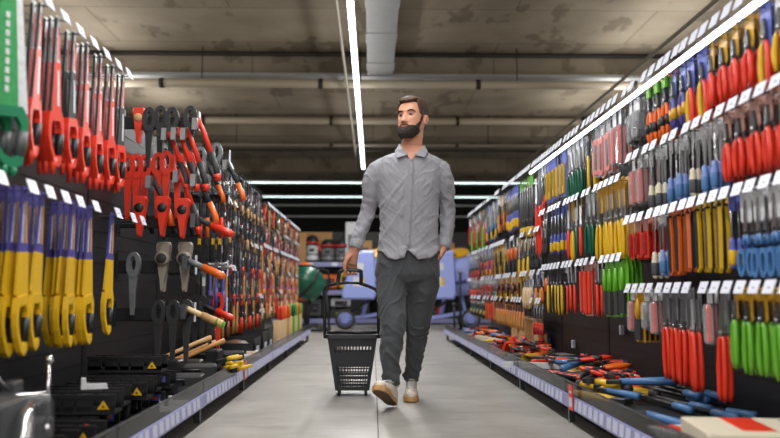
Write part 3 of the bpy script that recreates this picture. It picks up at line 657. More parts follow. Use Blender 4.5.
# ------------------------------------------------------------------ goods on the right racks
row('right', 1.62, 'top', [
    (840, 764, ['pl_yel_w', 'pl_ry_b'], 3), (764, 712, 'pl_red_y', 4), (712, 692, 'pl_ry_b', 3), (692, 674, 'pl_blue', 4), (674, 643, 'cut_or', 3),
    (643, 625, 'pk_grey', 3), (625, 612, 'pk_wr', 3), (612, 596, 'pk_red', 3), (596, 584, 'pl_yb', 3), (584, 566, 'snip_g', 3), (566, 546, 'pk_blue', 2), (546, 540, 'drv_r', 2),
    (540, 533, 'redlong', 2), (533, 518, 'drv_g', 2), (518, 506, 'drv_b', 2), (506, 496, ['pk_yel', 'pl_yel_w', 'drv_k'], 2), (496, 485, ['drv_b', 'wr_s', 'drv_t'], 2), (485, 468, ['pl_rb', 'wr_s', 'greenlong', 'drv_k', 'pk_wr'], 2)])
row('right', 1.325, 'second', [
    (840, 723, 'pl_red_p', 3), (723, 700, 'chis_b', 3), (700, 686, ['chis_c', 'chis_b'], 3), (686, 664, 'chis_b', 4), (664, 645, 'chis_c', 4), (645, 626, 'pk_wr', 3)])
row('right', 1.25, 'second', [
    (625, 594, 'snip_y', 3), (594, 582, 'snip_g', 3), (582, 563, ['snip_r', 'snip_g', 'snip_y'], 2), (563, 547, 'drv_b', 3), (547, 541, 'drv_k', 2)])
row('right', 1.14, 'second', [
    (541, 528, 'drv_k', 3), (528, 515, ['snip_y', 'drv_k'], 2), (515, 504, ['orsp', 'drv_k'], 2), (504, 493, ['knife', 'drv_k', 'pk_yel'], 2), (493, 478, ['drv_k', 'pl_rb', 'drv_b'], 2), (478, 468, ['drv_r', 'drv_k'], 2)])
row('right', 1.012, 'third', [
    (840, 752, 'sciss', 3), (752, 726, ['sciss', 'drv_b'], 3), (726, 693, 'knife', 2), (693, 666, 'orpk', 2), (666, 648, ['chis_b', 'chis_c', 'pk_grey'], 3), (648, 626, 'orredpk', 3)])
row('right', .83, 'third', [
    (624, 597, 'brush', 3), (597, 590, 'pl_rb', 2), (590, 574, 'redflat', 3), (574, 561, 'pl_rb', 2), (561, 545, 'pl_yb', 3), (545, 541, 'orsp', 2)])
row('right', .80, 'third', [
    (541, 530, ['pl_yel_w', 'drv_b'], 2), (530, 519, 'wood_w', 2), (519, 493, ['pk_yel', 'drv_y', 'pk_or'], 2), (493, 478, ['drv_t', 'drv_k', 'pk_wr'], 2), (478, 468, ['drv_k', 'pl_rb'], 2)])
row('right', .665, 'fourth', [
    (840, 724, 'greenlong', 2), (724, 694, ['redlong', 'pk_wr'], 2), (694, 655, 'redlong', 2), (655, 626, ['pk_wr', 'pk_grey', 'brush_y'], 3)])
row('right', .575, 'fourth', [(541, 530, 'drv_r', 1), (522, 493, 'wood_o', 1, .13), (493, 483, ['orpk', 'pk_wr'], 1), (483, 469, ['drv_y', 'drv_k', 'drv_t'], 1)])

# ------------------------------------------------------------------ goods on the left racks
row('left', 1.665, 'top', [(-30, 26, 'greensaw', 3, .16, .045), (30, 134, ['redsaw', 'redsaw', 'redsaw2', 'redsaw'], 3, .148, .024)])
row('left', 1.0, 'second', [(-40, 16, 'yelsaw', 3, .15, .035), (22, 86, ['yelsaw', 'yelsaw', None], 4, .14, .026), (88, 112, 'yelsaw', 6, .17, .018), (112, 128, 'yelsaw', 1, .15), (128, 150, None, 0, .15)])
def arm(Y, z, items, level, which):
    e = empty('axe_holder', (-1.46, Y, z), f'black holder arm with white end plate, {level} level of the {which} axe stand', 'axe holder', 'holders of the axe stands')
    MB().box(0, .44, .014, .034, -.055, .02, 'rack_black', b=.004).obj('arm_bar', e)
    MB().box(.44, .444, .004, .044, -.06, .05, 'tag').obj('end_plate', e)
    MB().box(-.02, 0.004, .0, .05, -.08, .06, 'rack_panel').obj('bracket', e)
    for q, it in enumerate(items):
        px, k = it[:2]; dz = it[2] if len(it) > 2 else 0; out = k in ('hat_rk', 'hat_ok', 'hat_w', 'axo_ko', 'axo_kr', 'axo_w')
        X = (px - 373) / 760 * Y
        lab = f'{K[k][1]}, {ORD[q]} item along the {level} arm, {which} axe stand'
        put(k, (X, Y - (.12 if k == 'axe_r' else .02 if not out else .045) + (q % 3) * .006, z + dz), (0, 0, 0 if out else -math.pi / 2), lab, f'{K[k][2]} on the axe stands', detail=True, scale=1.22 if k.startswith('loop') else 1.1 if k == 'axe_r' else 1)
A1, A2 = 4.38, 5.33
arm(A1, 1.66, [(137, 'axe_w', -.04), (148, 'loop_k'), (159, 'loop_k', .01), (171, 'loop_k'), (189, 'loop_k', .01), (166, 'hat_rk', -.07), (176, 'hat_rk', -.07), (185, 'hat_rk', -.07), (196, 'hat_rk', -.01)], 'topmost', 'nearer')
arm(A1, 1.365, [(129, 'loop_r', .02), (137, 'loop_r', .02), (145, 'loop_r', .02), (167, 'loop_r', .04), (188, 'loop_r', .04), (152, 'hat_ok', -.05), (179, 'hat_rk', -.02), (196, 'hat_ok', -.04), (158, 'loop_r', .03), (178, 'loop_r', .03)], 'upper', 'nearer')
arm(A1, 1.08, [(146, 'axe_r'), (168, 'axe_r'), (187, 'axe_r', -.01), (197, 'axo_kr', 0.0)], 'middle', 'nearer')
arm(A1, .82, [(137, 'loop_s', .0), (165, 'maul', 0), (186, 'maul', 0), (190, 'axo_ko', .02)], 'lower', 'nearer')
arm(A1, .55, [(163, 'loop_k'), (177, 'loop_k'), (190, 'loop_k'), (190, 'axo_w', .02)], 'lowest', 'nearer')
arm(A2, 1.61, [(200, 'loop_s'), (216, 'loop_s', .03), (206, 'hat_ok', -.05), (226, 'hat_ok', -.04)], 'topmost', 'farther')
arm(A2, 1.34, [(201, 'ham_r'), (208, 'ham_o'), (214, 'clampk', 0), (222, 'ham_r')], 'upper', 'farther')
arm(A2, 1.10, [(201, 'wr_y'), (208, 'wr_d'), (214, 'wr_y'), (221, 'wr_y'), (227, 'wr_d')], 'middle', 'farther')
arm(A2, .83, [(200, 'wr_d'), (206, 'wr_s'), (212, 'ham_b'), (218, 'ham_b', .02), (225, 'ham_b')], 'lower', 'farther')
arm(A2, .57, [(198, 'loop_k'), (205, 'loop_k'), (213, 'loop_k'), (206, 'axo_kr', 0), (221, 'loop_r', .02)], 'lowest', 'farther')
for z, nm, ks in [(1.66, 'top', ['clampw', 'wr_s', 'clampw', 'clampk']), (1.37, 'second', ['clampw', 'wr_d', 'clampk', 'wr_s']), (1.09, 'third', ['wr_y', 'clampr', 'wr_s', 'wr_d']), (.84, 'fourth', ['ham_w', 'wr_d', 'clampr', 'wr_s']), (.60, 'fifth', ['clampk', 'ham_r', 'wr_d', 'ham_w'])]:
    row('left', z, nm, [(217, 240, ks, 3), (240, 264, ks[::-1], 3)], pitch=.115)
for z, nm, ks in [(1.60, 'top', ['clampk', 'redtab', 'pk_yel', 'wr_d', 'ham_w', 'pk_black']), (1.36, 'second', ['wr_d', 'ham_r', 'pk_black', 'orredpk', 'wr_s', 'clampw']), (1.13, 'third', ['ham_w', 'clampw', 'wr_d', 'pk_black', 'wood_o']), (.88, 'fourth', ['redflat', 'drv_b', 'ham_w', 'wr_d', 'drv_r', 'clampw']), (.64, 'fifth', ['wood_w', 'chis_c', 'wr_d', 'wood_o', 'pk_wr'])]:
    row('left', z, nm, [(264, 279, ks, 2), (279, 300, ks[::-1], 2)], pitch=.12)
for sd in FARH:
    if FARH[sd].v: stuff(FARH[sd].obj('distant_hooks'), f'small white tagged hooks at the far end of the {sd} racks', 'hooks')
MB_ = None

# ------------------------------------------------------------------ goods lying on the base shelves
def on(px, py, z):
    p = at(px, py, 1.0); t = (z - CAM_H) / (p.z - CAM_H); return Vector((p.x * t, t, z))
def flat_rot(ang, tilt=0):
    # lies on its back: front up, length (-z) towards heading ang (0 = +y, 90 = +x)
    d = Vector((math.sin(R(ang)) * math.cos(tilt), math.cos(R(ang)) * math.cos(tilt), math.sin(tilt))); z = -d
    x = Vector((0, 0, 1)); x = (x - z * x.dot(z)).normalized(); y = z.cross(x)
    return Matrix((x, y, z)).transposed().to_euler()
K.update({
 'lop_b': ('bolt_cutter', '', 'bolt cutters with blue grips', 'bolt cutter', lambda: [('jaws', MB().prism([(-.005, 0), (.005, 0), (.022, -.05), (.02, -.12), (-.02, -.12), (-.022, -.05)], -.008, .010, 'darksteel', b=.003))] +
   [p for s in (1, -1) for p in (('handle', MB().tube([(0, s * .012, -.11), (0, s * .03, -.2), (0, s * .045, -.52)], .011, 'black', n=8)), ('grip', MB().tube([(0, s * .044, -.48), (0, s * .05, -.63)], [.018, .02], 'toolblue', n=8)))]),
 'nip_r': ('pincers', '', 'red handled pincers', 'pincers', lambda: pliers('red', None, L=.27, jaw='darksteel', jl=.06, grip='softblack')),
 'nip_y': ('pipe_wrench', '', 'yellow handled wrenches', 'wrench', lambda: [('jaw', MB().prism([(-.03, 0), (.02, 0), (.026, -.07), (-.012, -.07), (-.012, -.04), (-.03, -.035)], -.012, .012, 'darksteel', b=.003)), ('handle', MB().tube([(0, .005, -.06), (0, .006, -.12), (0, 0, -.30)], [.014, .019, .017], 'yellow', n=8)), ('end_cap', MB().tube([(0, 0, -.29), (0, 0, -.33)], [.02, .017], 'softblack', n=8))]),
 'nip_b': ('stripper', '', 'blue handled wrenches', 'wrench', lambda: [('jaw', MB().box(-.01, .01, -.02, .02, -.07, 0, 'darksteel', b=.003)), ('handle', MB().tube([(0, 0, -.06), (0, 0, -.30)], [.015, .019], 'toolblue', n=8))]),
 'ysp2': ('spring_clamp', '', 'yellow spring clamps', 'clamp', lambda: spring_clamp('yellow')),
 'gcl': ('hose_fitting', '', 'green fittings', 'fitting', lambda: spring_clamp('green')),
})
def lay(k, px, py, z, ang, label, group=None, scale=1, tilt=0):
    p = on(px, py, z); return put(k, p, flat_rot(ang, tilt), label, group or K[k][2] + ' lying on the right base shelf', True, scale)
# right side: bolt cutters nearest, then yellow, red ...
for q, (px, py, z, a, lb) in enumerate([(652, 381, .19, 176, 'highest on the pile, reaching farthest from the aisle'), (640, 385, .17, 166, 'in the middle of its pile, grips apart'), (632, 392, .15, 170, 'closest to the price rail'), (664, 378, .15, 184, 'against the back panel'), (648, 398, .15, 160, 'lowest, partly under the others')]):
    lay('lop_b', px, py, z, a, f'bolt cutter with blue grips, {lb}', scale=.95)
for q, (px, py, z, a, lb) in enumerate([(588, 380, .18, 165, 'lying highest across the others'), (618, 392, .15, 345, 'pointing at the back panel'), (598, 386, .16, 150, 'lowest, pointing at the aisle'), (628, 402, .14, 330, 'nearest the blue one')]):
    lay('nip_y', px, py, z, a, f'yellow-handled pipe wrench, {lb}', scale=1.2)
lay('nip_b', 600, 389, .16, 160, 'blue-handled wrench beside the yellow ones near the price rail')
lay('nip_b', 640, 412, .145, 170, 'blue-handled wrench by the bolt cutter jaws', scale=1.1)
for q, (px, py, z, a) in enumerate([(588, 362, .2, 120), (594, 366, .18, 105), (583, 360, .19, 150), (600, 370, .16, 95), (590, 371, .15, 130), (606, 364, .15, 100), (578, 368, .145, 140)]):
    lay('nip_r', px, py, z, a, f'red-handled pincers, {ORD[q]} from the top of the heap by the back panel', scale=1.4)
for q in range(6):
    lay('nip_r', 532 + q * 6, 371 + q * 1.2, .145 + .004 * q, 140, f'red-handled pincers in the neat row near the riser, {ORD[q]} of six', 'pincers laid in a neat row', scale=1.05)
def tray(name, px, py, z0, sx, sy, sz, m, label, cat, rz=0, lid=None, extra=None, grp=None):
    p = on(px, py, z0); e = empty(name, p, label, cat, grp, rz=R(rz))
    MB().box(-sx / 2, sx / 2, -sy / 2, sy / 2, 0, sz, m, b=min(sx, sy, sz) * .12).obj('body', e)
    if lid: MB().box(-sx / 2 + .01, sx / 2 - .01, -sy / 2 + .01, sy / 2 - .01, sz, sz + .004, lid).obj('label_panel', e)
    if extra: extra(e)
    return e
def knobs(e):
    for x, y in ((-.03, -.03), (.03, .02)): MB().lathe([(.012, .04), (.012, .056), (.008, .06)], 'cardblue', (x, y, 0), (0, 0, 1), 10).obj('knob', e)
def bracket_clamp(px, py, z, rz, label):
    p = on(px, py, z); e = empty('corner_clamp', p, label, 'clamp', 'red corner clamps', rz=R(rz))
    e.rotation_euler = (R(62), R(8), R(rz))
    MB().prism([(0, 0), (.13, 0), (.13, .035), (.05, .05), (.035, .13), (0, .13)], 0, .03, 'red', axis='z', b=.004).obj('body', e)
    MB().tube([(.05, .05, .02), (.11, .11, .03)], .006, 'steel', n=6).obj('screw', e); MB().ball((.115, .115, .03), .014, 'cardblue', 8).obj('knob', e)
for q, (px, py, z, rz, lb) in enumerate([(512, 352, .16, 20, 'standing highest nearest the level'), (520, 350, .14, 80, 'beside the yellow card'), (530, 351, .15, 140, 'tilted against its neighbours'), (508, 356, .125, 200, 'lowest beside the riser'), (543, 352, .13, 40, 'farthest from the aisle')]):
    bracket_clamp(px, py, z, rz, f'red corner clamp with blue knob, {lb}')
tray('yellow_case', 531, 361, .125, .12, .10, .05, 'mustard', 'flat yellow case between the red clamps', 'case', 20, 'yellow')
tray('red_case', 541, 357, .125, .16, .12, .06, 'red', 'flat red case behind the yellow one', 'case', -15)
tray('caulk_gun_box', 556, 364, .125, .10, .34, .05, 'softblack', 'long black and white boxed tool lying by the riser', 'box', 60, 'grey')
tray('caulk_gun_box', 532, 368, .13, .04, .40, .04, 'white', 'long white straight level lying along the shelf', 'level', 70, None)
tray('long_level', 488, 342, .14, .05, .75, .05, 'cream', 'long cream level lying lengthwise far along the right shelf', 'level', 10)
tray('blade_case', 562, 361, .125, .16, .22, .05, 'softblack', 'black blister tray beneath the red pincers heap', 'tray', 15, 'grey')
tray('tool_tray', 600, 366, .122, .36, .30, .02, 'rack_black', 'flat black tray under the heap of red pincers', 'tray', 0)
for q, (px, py, a) in enumerate([(494, 337, 40), (500, 341, 300), (505, 338, 150), (513, 343, 20), (520, 345, 250)]):
    lay('ysp2', px, py, .19 + .01 * (q % 2), a, f'yellow spring clamp lying far along the right base shelf, {ORD[q]} of five', 'yellow spring clamps on the right base shelf', scale=1.1)
for q, (px, py, a) in enumerate([(537, 346, 80), (530, 345, 30), (541, 348, 200), (523, 343, 120)]):
    lay('gcl', px, py, .16, a, f'green spring clamp by the back panel, {ORD[q]} from its near end', 'green clamps on the right base shelf')
for q, (px, py, a) in enumerate([(480, 331, 10), (484, 333, 60), (477, 330, 330), (490, 334, 100)]):
    lay('nip_b', px, py, .15, a, f'small blue handled tool near the far end of the right base shelf, {ORD[q]} of four', 'blue tools at the far end')
# cardboard boxes
for q, (px, py, sx, sz, lb) in enumerate([(528, 342, .20, .16, 'lower one of the stack'), (521, 340, .16, .30, 'standing upright behind the stack')]):
    p = on(px, py, .12); e = empty('cardboard_box', (1.45 - .02 * q, 6.95 + .35 * q, .12), f'brown cardboard box by the right back panel, {lb}', 'box')
    MB().box(-sx / 2, sx / 2, -.15, .15, 0, sz, 'cardboard').obj('carton', e); MB().box(-.02, .02, -.151, .151, -.0, sz + .002, 'palewood').obj('packing_tape', e)
e = empty('cardboard_box', (1.44, 6.95, .281), 'brown cardboard box by the right back panel, topmost of the stack', 'box')
MB().box(-.08, .08, -.13, .13, 0, .13, 'cardboard').obj('carton', e); MB().box(-.02, .02, -.131, .131, 0, .132, 'palewood').obj('packing_tape', e)
# white and red cartons at the near end
e = empty('tool_carton', (1.26, 2.42, .121), 'pale carton with red label lying nearest the camera', 'carton', rz=R(-8))
MB().box(-.24, .24, -.16, .16, 0, .12, 'cream', b=.006).obj('carton', e)
MB().box(-.12, -.02, -.10, .14, .12, .122, 'red').obj('red_label', e); MB().box(.06, .20, -.12, .12, .12, .122, 'grey').obj('picture_panel', e); MB().box(-.22, .22, -.163, -.16, .03, .08, 'red').obj('side_band', e)
e = empty('tool_carton', (1.12, 2.78, .121), 'flat white carton with red stripe beside the bolt cutter jaws', 'carton', rz=R(12))
MB().box(-.10, .10, -.08, .08, 0, .05, 'white', b=.004).obj('carton', e); MB().box(-.06, .0, -.07, .07, .05, .052, 'red').obj('red_label', e)
# the darker tools heaped between the bright ones
K['nip_k'] = ('pincers', '', 'black gripped pincers', 'pincers', lambda: pliers('softblack', None, L=.25, jaw='darksteel', jl=.06))
K['nip_o'] = ('pincers', '', 'orange handled pincers', 'pincers', lambda: pliers('orange', None, L=.23, jaw='darksteel', jl=.05))
hr = random.Random(5)
for q in range(60):
    k = hr.choice(['nip_k', 'nip_k', 'nip_r', 'nip_o', 'nip_b', 'nip_r', 'nip_k']); y = 3.9 + q * .1
    while True:
        x = hr.uniform(1.08, 1.52); ha = hr.uniform(0, 360); tip = x + .36 * math.sin(R(ha))
        if 1.04 < tip < 1.55: break
    cn = {'nip_k': 'black-gripped pincers', 'nip_r': 'red-handled pincers', 'nip_o': 'orange-handled pincers', 'nip_b': 'blue-handled wrench'}[k]
    put(k, (x, y, hr.uniform(.15, .23)), flat_rot(ha, hr.uniform(-.12, .12)), f'{cn} in the loose tools, {ORD[q % 20]} {["nearer", "middle", "farther"][q // 20]} piece, right base shelf', K[k][2] + ' loose on the right base shelf', y < 7, 1.15)
for q in range(12):
    x = hr.uniform(1.12, 1.46); y = 4.1 + q * .5
    e = empty('packed_tool', (x, y, .121), f'{["red", "dark", "pale"][q % 3]} packed tool lying flat, {ORD[q]} from the near end, right base shelf', 'packed tool', 'packed tools on the right base shelf', rz=hr.uniform(0, 3))
    MB().prism(rrect(-.06, .06, -.11, .11, .01), 0, .022, ['darkred', 'softblack', 'cream'][q % 3], axis='z').obj('card', e); MB().prism(rrect(-.04, .04, -.09, .05, .01), .022, .045, ['red', 'darkgrey', 'mustard'][q % 3], axis='z', b=.004).obj('tool', e)
# promotional price cards
def promo(side, px, py, label):
    d = SIDE[side]; Y = abs(d['xf'] * 760 / (px - 373)); s = d['s']
    e = empty('promotion_card', (d['xf'] - s * .006, Y, .15), label, 'price card')
    MB().box(0, -.003 * s, -.035, .035, -.06, .06, 'red').obj('card', e)
    MB().box(-.003 * s, -.004 * s, -.028, .028, -.045, .0, 'white').obj('price_panel', e)
    MB().box(-.003 * s, -.004 * s, -.02, .02, .02, .03, 'white').obj('heading', e)
promo('right', 570, 400, 'red and white promotion card clipped on the right price rail')
promo('left', 247, 366, 'red and white promotion card clipped on the left price rail')
for q, (px, py) in enumerate([(572, 344), (620, 330)]):
    e = empty('back_panel_tag', at(px, py, 760 * 1.59 / (px - 373)), ['small white tag on the back panel above the red corner clamps', 'small white tag on the back panel beyond the long red nippers'][q], 'tag')
    MB().box(0, .02, -.022, .022, -.03, .03, 'tag').obj('card', e)

# left side: mitre boxes, vices, clamps, hafts
def mitre_box(x, y, z, label, m='black', rz=0, tri=True, L=.34):
    e = empty('mitre_box', (x, y, z), label, 'mitre box', 'mitre boxes on the left base shelf', rz=R(rz))
    t = MB()
    t.box(-L / 2, L / 2, -.055, .055, 0, .012, m)
    for s in (-1, 1):
        xs = [-L / 2, -L * .32, -L * .26, -.03, -.02, .02, .03, L * .26, L * .32, L / 2]
        for a in range(0, 10, 2):
            t.box(xs[a], xs[a + 1], s * .055 - s * .010, s * .055, .012, .075, m)
        t.box(-L / 2, L / 2, s * .045, s * .055, .012, .03, m); t.box(-L / 2 - .004, L / 2 + .004, s * .055, s * .060, .062, .075, m)
    t.obj('channel', e)
    if tri:
        MB().prism([(L / 2 - .062, .02), (L / 2 - .018, .02), (L / 2 - .04, .052)], -.0625, -.060, 'yellow', axis='y').obj('warning_label', e)
        MB().prism([(L / 2 - .046, .026), (L / 2 - .034, .026), (L / 2 - .04, .038)], -.0632, -.0625, 'black', axis='y').obj('symbol', e)
    else: MB().box(L / 2 - .09, L / 2 - .02, -.0625, -.060, .03, .06, 'cardblue').obj('blue_label', e); MB().box(L / 2 - .08, L / 2 - .03, -.0632, -.0625, .038, .050, 'orange').obj('orange_strip', e)
LB = [(-1.17, 2.62, .12, 1), (-1.14, 2.80, .12, 1), (-1.20, 2.98, .12, 0), (-1.15, 3.00, .20, 1), (-1.18, 3.18, .12, 0), (-1.20, 3.36, .12, 0), (-1.18, 3.20, .20, 0), (-1.2, 3.54, .12, 1), (-1.14, 3.40, .20, 1), (-1.15, 3.72, .12, 0), (-1.16, 3.60, .205, 1), (-1.14, 3.78, .20, 0), (-1.16, 3.68, .285, 1)]
for q, (x, y, z, tr) in enumerate(LB):
    mitre_box(x, y, z, f'black mitre box with {"yellow triangle" if tr else "blue label"}, {"on the shelf" if z < .15 else "stacked on others" if z < .25 else "topmost of its stack"}, {ORD[q]} from the near end', tri=bool(tr), rz=(q * 37 % 7 - 3))
for q, (x, y, z) in enumerate([(-1.10, 3.08, .279), (-.93, 3.74, .12), (-.92, 3.55, .12)]):
    e = empty('white_clamp_pad', (x, y, z), ['white moulded piece resting on a mitre box', 'pale grey moulded piece by the left riser, farther one', 'pale grey moulded piece by the left riser, nearer one'][q], 'moulded piece', rz=R(20))
    MB().prism([(-.05, 0), (.05, 0), (.045, .02), (-.03, .022), (-.034, .045), (-.05, .045)], -.012, .012, 'white', axis='y', b=.002).obj('body', e)
def vice(x, y, z, rz, label, s=1.0):
    e = empty('bench_vice', (x, y, z), label, 'vice', 'vices at the near end of the left shelf', rz=R(rz)); e.scale = (s,) * 3
    MB().prism([(-.09, 0), (.09, 0), (.07, .03), (.035, .05), (.035, .10), (-.05, .10), (-.05, .05), (-.07, .03)], -.05, .05, 'black', axis='y', b=.006).obj('body', e)
    MB().box(.036, .075, -.05, .05, .04, .115, 'darksteel', b=.006).obj('moving_jaw', e)
    MB().tube([(-.10, 0, .07), (.16, 0, .07)], .011, 'chrome', n=10).obj('lead_screw', e)
    h = MB().tube([(.155, 0, -.02), (.155, 0, .17)], .006, 'chrome', n=8).ball((.155, 0, .175), .013, 'chrome', 8).ball((.155, 0, -.025), .013, 'chrome', 8); h.obj('tommy_bar', e)
    MB().tube([(.06, -.06, .10), (.02, -.10, .16)], .007, 'chrome', n=8).obj('lock_lever', e)
vice(-1.22, 2.50, .25, 10, 'black vice with bright screw standing tallest behind the clear display box', 1.1)
vice(-1.34, 2.34, .25, -20, 'black vice with bright screw at the back of the near end', 1.0)
e = empty('stock_carton', (-1.26, 2.44, .12), 'low dark carton under the two black vices', 'carton'); MB().box(-.2, .2, -.17, .17, 0, .13, 'softblack', b=.004).obj('carton', e)
e = empty('display_box', (-1.10, 2.12, .12), 'dark boxed vice in clear wrap with chrome corner, nearest the camera', 'boxed vice', rz=R(4))
MB().box(-.17, .13, -.10, .10, 0, .25, 'softblack', b=.008).obj('carton', e)
MB().box(-.16, .05, -.103, -.100, .03, .22, 'black').obj('front_print', e); MB().box(-.12, -.02, -.1045, -.103, .16, .19, 'darkred').obj('red_print', e)
MB().box(-.18, .20, -.11, .11, 0.0, .262, 'cleardark', b=.02).obj('clear_wrap', e)
MB().tube([(.15, -.07, .03), (.17, -.05, .12), (.155, .0, .2), (.15, .05, .23)], [.02, .026, .022, .012], 'chrome', n=10).obj('chrome_casting', e)
MB().tube([(.12, -.09, .1), (.19, -.09, .1)], .012, 'chrome', n=8).obj('bright_bar', e)
e = empty('grey_cap', on(190, 362, .16), 'round grey cap lying beyond the mitre boxes', 'cap'); MB().lathe([(.055, -.03), (.06, .0), (.045, .03), (.02, .045)], 'grey', n=14).obj('cap', e); MB().lathe([(.02, .04), (.018, .055)], 'white', n=10).obj('button', e)
for q, (x, y, h, m) in enumerate([(-1.2, 4.05, .13, 'black'), (-1.05, 4.16, .10, 'softblack'), (-1.22, 4.4, .16, 'black'), (-1.05, 4.5, .12, 'softblack'), (-1.2, 4.8, .12, 'black'), (-1.2, 5.4, .14, 'softblack'), (-1.1, 5.75, .10, 'black')]):
    e = empty('tool_case', (x, y, .12), f'dark tool case on the left base shelf, {ORD[q]} of seven beyond the mitre boxes', 'tool case', rz=R(q * 13 % 20 - 8))
    MB().box(-.14, .14, -.08, .08, 0, h, m, b=.01).obj('shell', e); MB().tube([(-.05, -.085, h * .6), (-.05, -.1, h * .8), (.05, -.1, h * .8), (.05, -.085, h * .6)], .007, 'black', n=6).obj('handle', e); MB().box(.02, .1, -.083, -.08, h * .2, h * .45, 'darkgrey' if q % 2 else 'cardblue').obj('label', e)
for q, (px, py, a, s) in enumerate([(217, 362, 60, 1.2), (224, 366, 140, 1.25), (215, 370, 100, 1.2), (228, 372, 40, 1.2), (222, 358, 200, 1.2)]):
    put('ysp2', on(px, py, .22 - .015 * q), flat_rot(a, .2), f'yellow spring clamp in the pile by the left riser, {ORD[q]} from the top', 'yellow clamps piled by the left riser', True, s)
for q, (x, y, z, a) in enumerate([(-1.22, 4.85, .30, 30), (-1.16, 5.0, .27, 38), (-1.25, 5.15, .25, 25)]):
    e = empty('axe_haft', (x, y, z - .02), ['pale wooden haft leaning across the dark cases, highest of three', 'tan wooden haft leaning across the dark cases, middle of three', 'tan wooden haft leaning across the dark cases, lowest of three'][q], 'haft', 'loose wooden hafts')
    MB().tube([(-.12, -.35, -.06), (-.02, -.05, 0), (.08, .15, .05), (.14, .28, .075)], [.016, .014, .015, .02], 'tan' if q else 'wood', n=8, sy=.7).obj('haft', e)
    MB().tube([(-.125, -.365, -.063), (-.115, -.335, -.057)], .017, 'brown', n=8).obj('end_band', e)
tray('saw_blade_pack', 245, 357, .15, .12, .30, .02, 'white', 'white card pack with red mark leaning on the left riser', 'pack', -20, None, lambda e: MB().box(-.02, .04, .04, .10, .02, .022, 'red').obj('red_mark', e))
tray('scraper_pack', 252, 353, .17, .10, .18, .02, 'cream', 'cream card pack just beyond the white one', 'pack', 15)
for q, (y, m) in enumerate([(6.3, 'black'), (6.75, 'softblack'), (7.1, 'black')]):
    tray('parts_bin', 262, 340, .121, .01, .01, .01, 'black', 'x', 'bin') if False else None
    e = empty('parts_bin', (-1.14, y, .121), f'black open parts bin on the left base shelf, {ORD[q]} of three beside the wooden sticks', 'bin', 'parts bins')
    t = MB()
    for s in (-1, 1): t.box(s * .20, s * .19, -.17, .17, 0, .16 + .03 * q, m); t.box(-.20, .20, s * .17, s * .16, 0, .13 + .03 * q, m)
    t.box(-.2, .2, -.17, .17, 0, .01, m); t.obj('shell', e); MB().box(.20, .204, -.06, .06, .05, .1, 'tag').obj('front_label', e)
    MB().ball((.02, 0, .08), (.14, .12, .07), 'darkgrey' if q else 'brown', 10).obj('contents', e)
cols = ['palewood', 'palewood', 'palewood', 'wood', 'palewood', 'palewood', 'wood', 'palewood', 'palewood', 'palewood', 'green', 'yellow', 'palewood', 'green', 'green', 'orange', 'palewood', 'green']
tops = [None, None, 'red', 'red', 'orange', None, 'red', 'red', None, 'green', 'darkgreen', 'green', 'green', 'green', 'red', 'green', 'green', 'yellow']
for q in range(18):
    y = 7.55 + q * .145; x = -.93 - (q % 2) * .05
    e = empty('hammer_stick', (x, y, .121), f'upright {"green" if cols[q]=="green" else "yellow" if cols[q]=="yellow" else "orange" if cols[q]=="orange" else "pale wooden"} stick{(" with " + tops[q].replace("darkgreen", "dark green") + " top") if tops[q] else " without coloured top"}, {ORD[q]} along the left riser', 'stick', 'wooden sticks standing at the far left riser')
    MB().box(-.016, .016, -.02, .02, 0, .25, cols[q], b=.004).obj('shaft', e)
    if tops[q]: MB().lathe([(.018, .25), (.022, .28), (.022, .36), (.012, .39)], tops[q], n=10).obj('grip', e)

# ------------------------------------------------------------------ end of the hall: machine shelving
def machine_rack(x0, x1, Y, label):
    e = empty('machine_shelf', ((x0 + x1) / 2, Y, 0), label, 'rack', 'machine racks across the hall'); h = (x1 - x0) / 2
    for z in (.10, .66, 1.22): MB().box(-h, h, 0, .8, z - .05, z, 'rack_black').obj('deck', e); MB().box(-h, h, -.012, 0, z - .07, z + .02, 'rail').obj('price_rail', e)
    for x in (-h, h - .05):
        for y in (.05, .72): MB().box(x, x + .05, y, y + .05, 0, 1.9, 'rack_black').obj('post', e)
    MB().box(-h, h, .78, .80, .1, 1.9, 'rack_black').obj('back_panel', e)
    t = MB()
    for q in range(5): t.box(-h + .2 + q * (2 * h - .4) / 4, -h + .32 + q * (2 * h - .4) / 4, -.016, -.012, 1.165, 1.225, 'tag')
    t.obj('label_row', e); return e
BY = 15.2
machine_rack(-2.0, .35, BY, 'black rack of machines across the hall, behind the basket')
machine_rack(.36, 2.4, BY, 'black rack of machines across the hall, behind the man')
bx = lambda px, Y=BY: (px - 373) / 760 * Y
def vac(px, h, w, body, label, top='red'):
    e = empty('vacuum_cleaner', (bx(px), BY + .35, 1.22), label, 'vacuum cleaner', 'vacuum cleaners on the top deck')
    MB().lathe([(w * .9, .05), (w * .95, .09), (w * .8, .12), (w * .8, h * .62), (w * .85, h * .66)], body, n=16).obj('tank', e)
    MB().lathe([(w * .9, h * .64), (w * .95, h * .72), (w * .75, h * .9), (w * .4, h)], 'black', n=16).obj('motor_head', e)
    MB().lathe([(w * .96, h * .70), (w * .98, h * .74), (w * .9, h * .76)], top, n=16).obj('ring', e)
    MB().lathe([(w * .84, h * .3), (w * .86, h * .34)], 'darkgrey', n=16).obj('band', e)
    MB().box(-.05, .05, -w * .97, -w * .8, h * .42, h * .52, 'black').obj('hose_port', e)
    for s in (-1, 1):
        MB().box(s * w * .8, s * w * 1.02, -.03, .03, h * .5, h * .75, top).obj('clip', e)
        MB().lathe([(.05, -.02), (.05, .02)], 'black', (s * w * .7, -w * .4, .05), (1, 0, 0), 10).obj('caster', e)
    MB().lathe([(w * 1.0, .03), (w * 1.0, .07)], 'black', n=16).obj('base_ring', e)
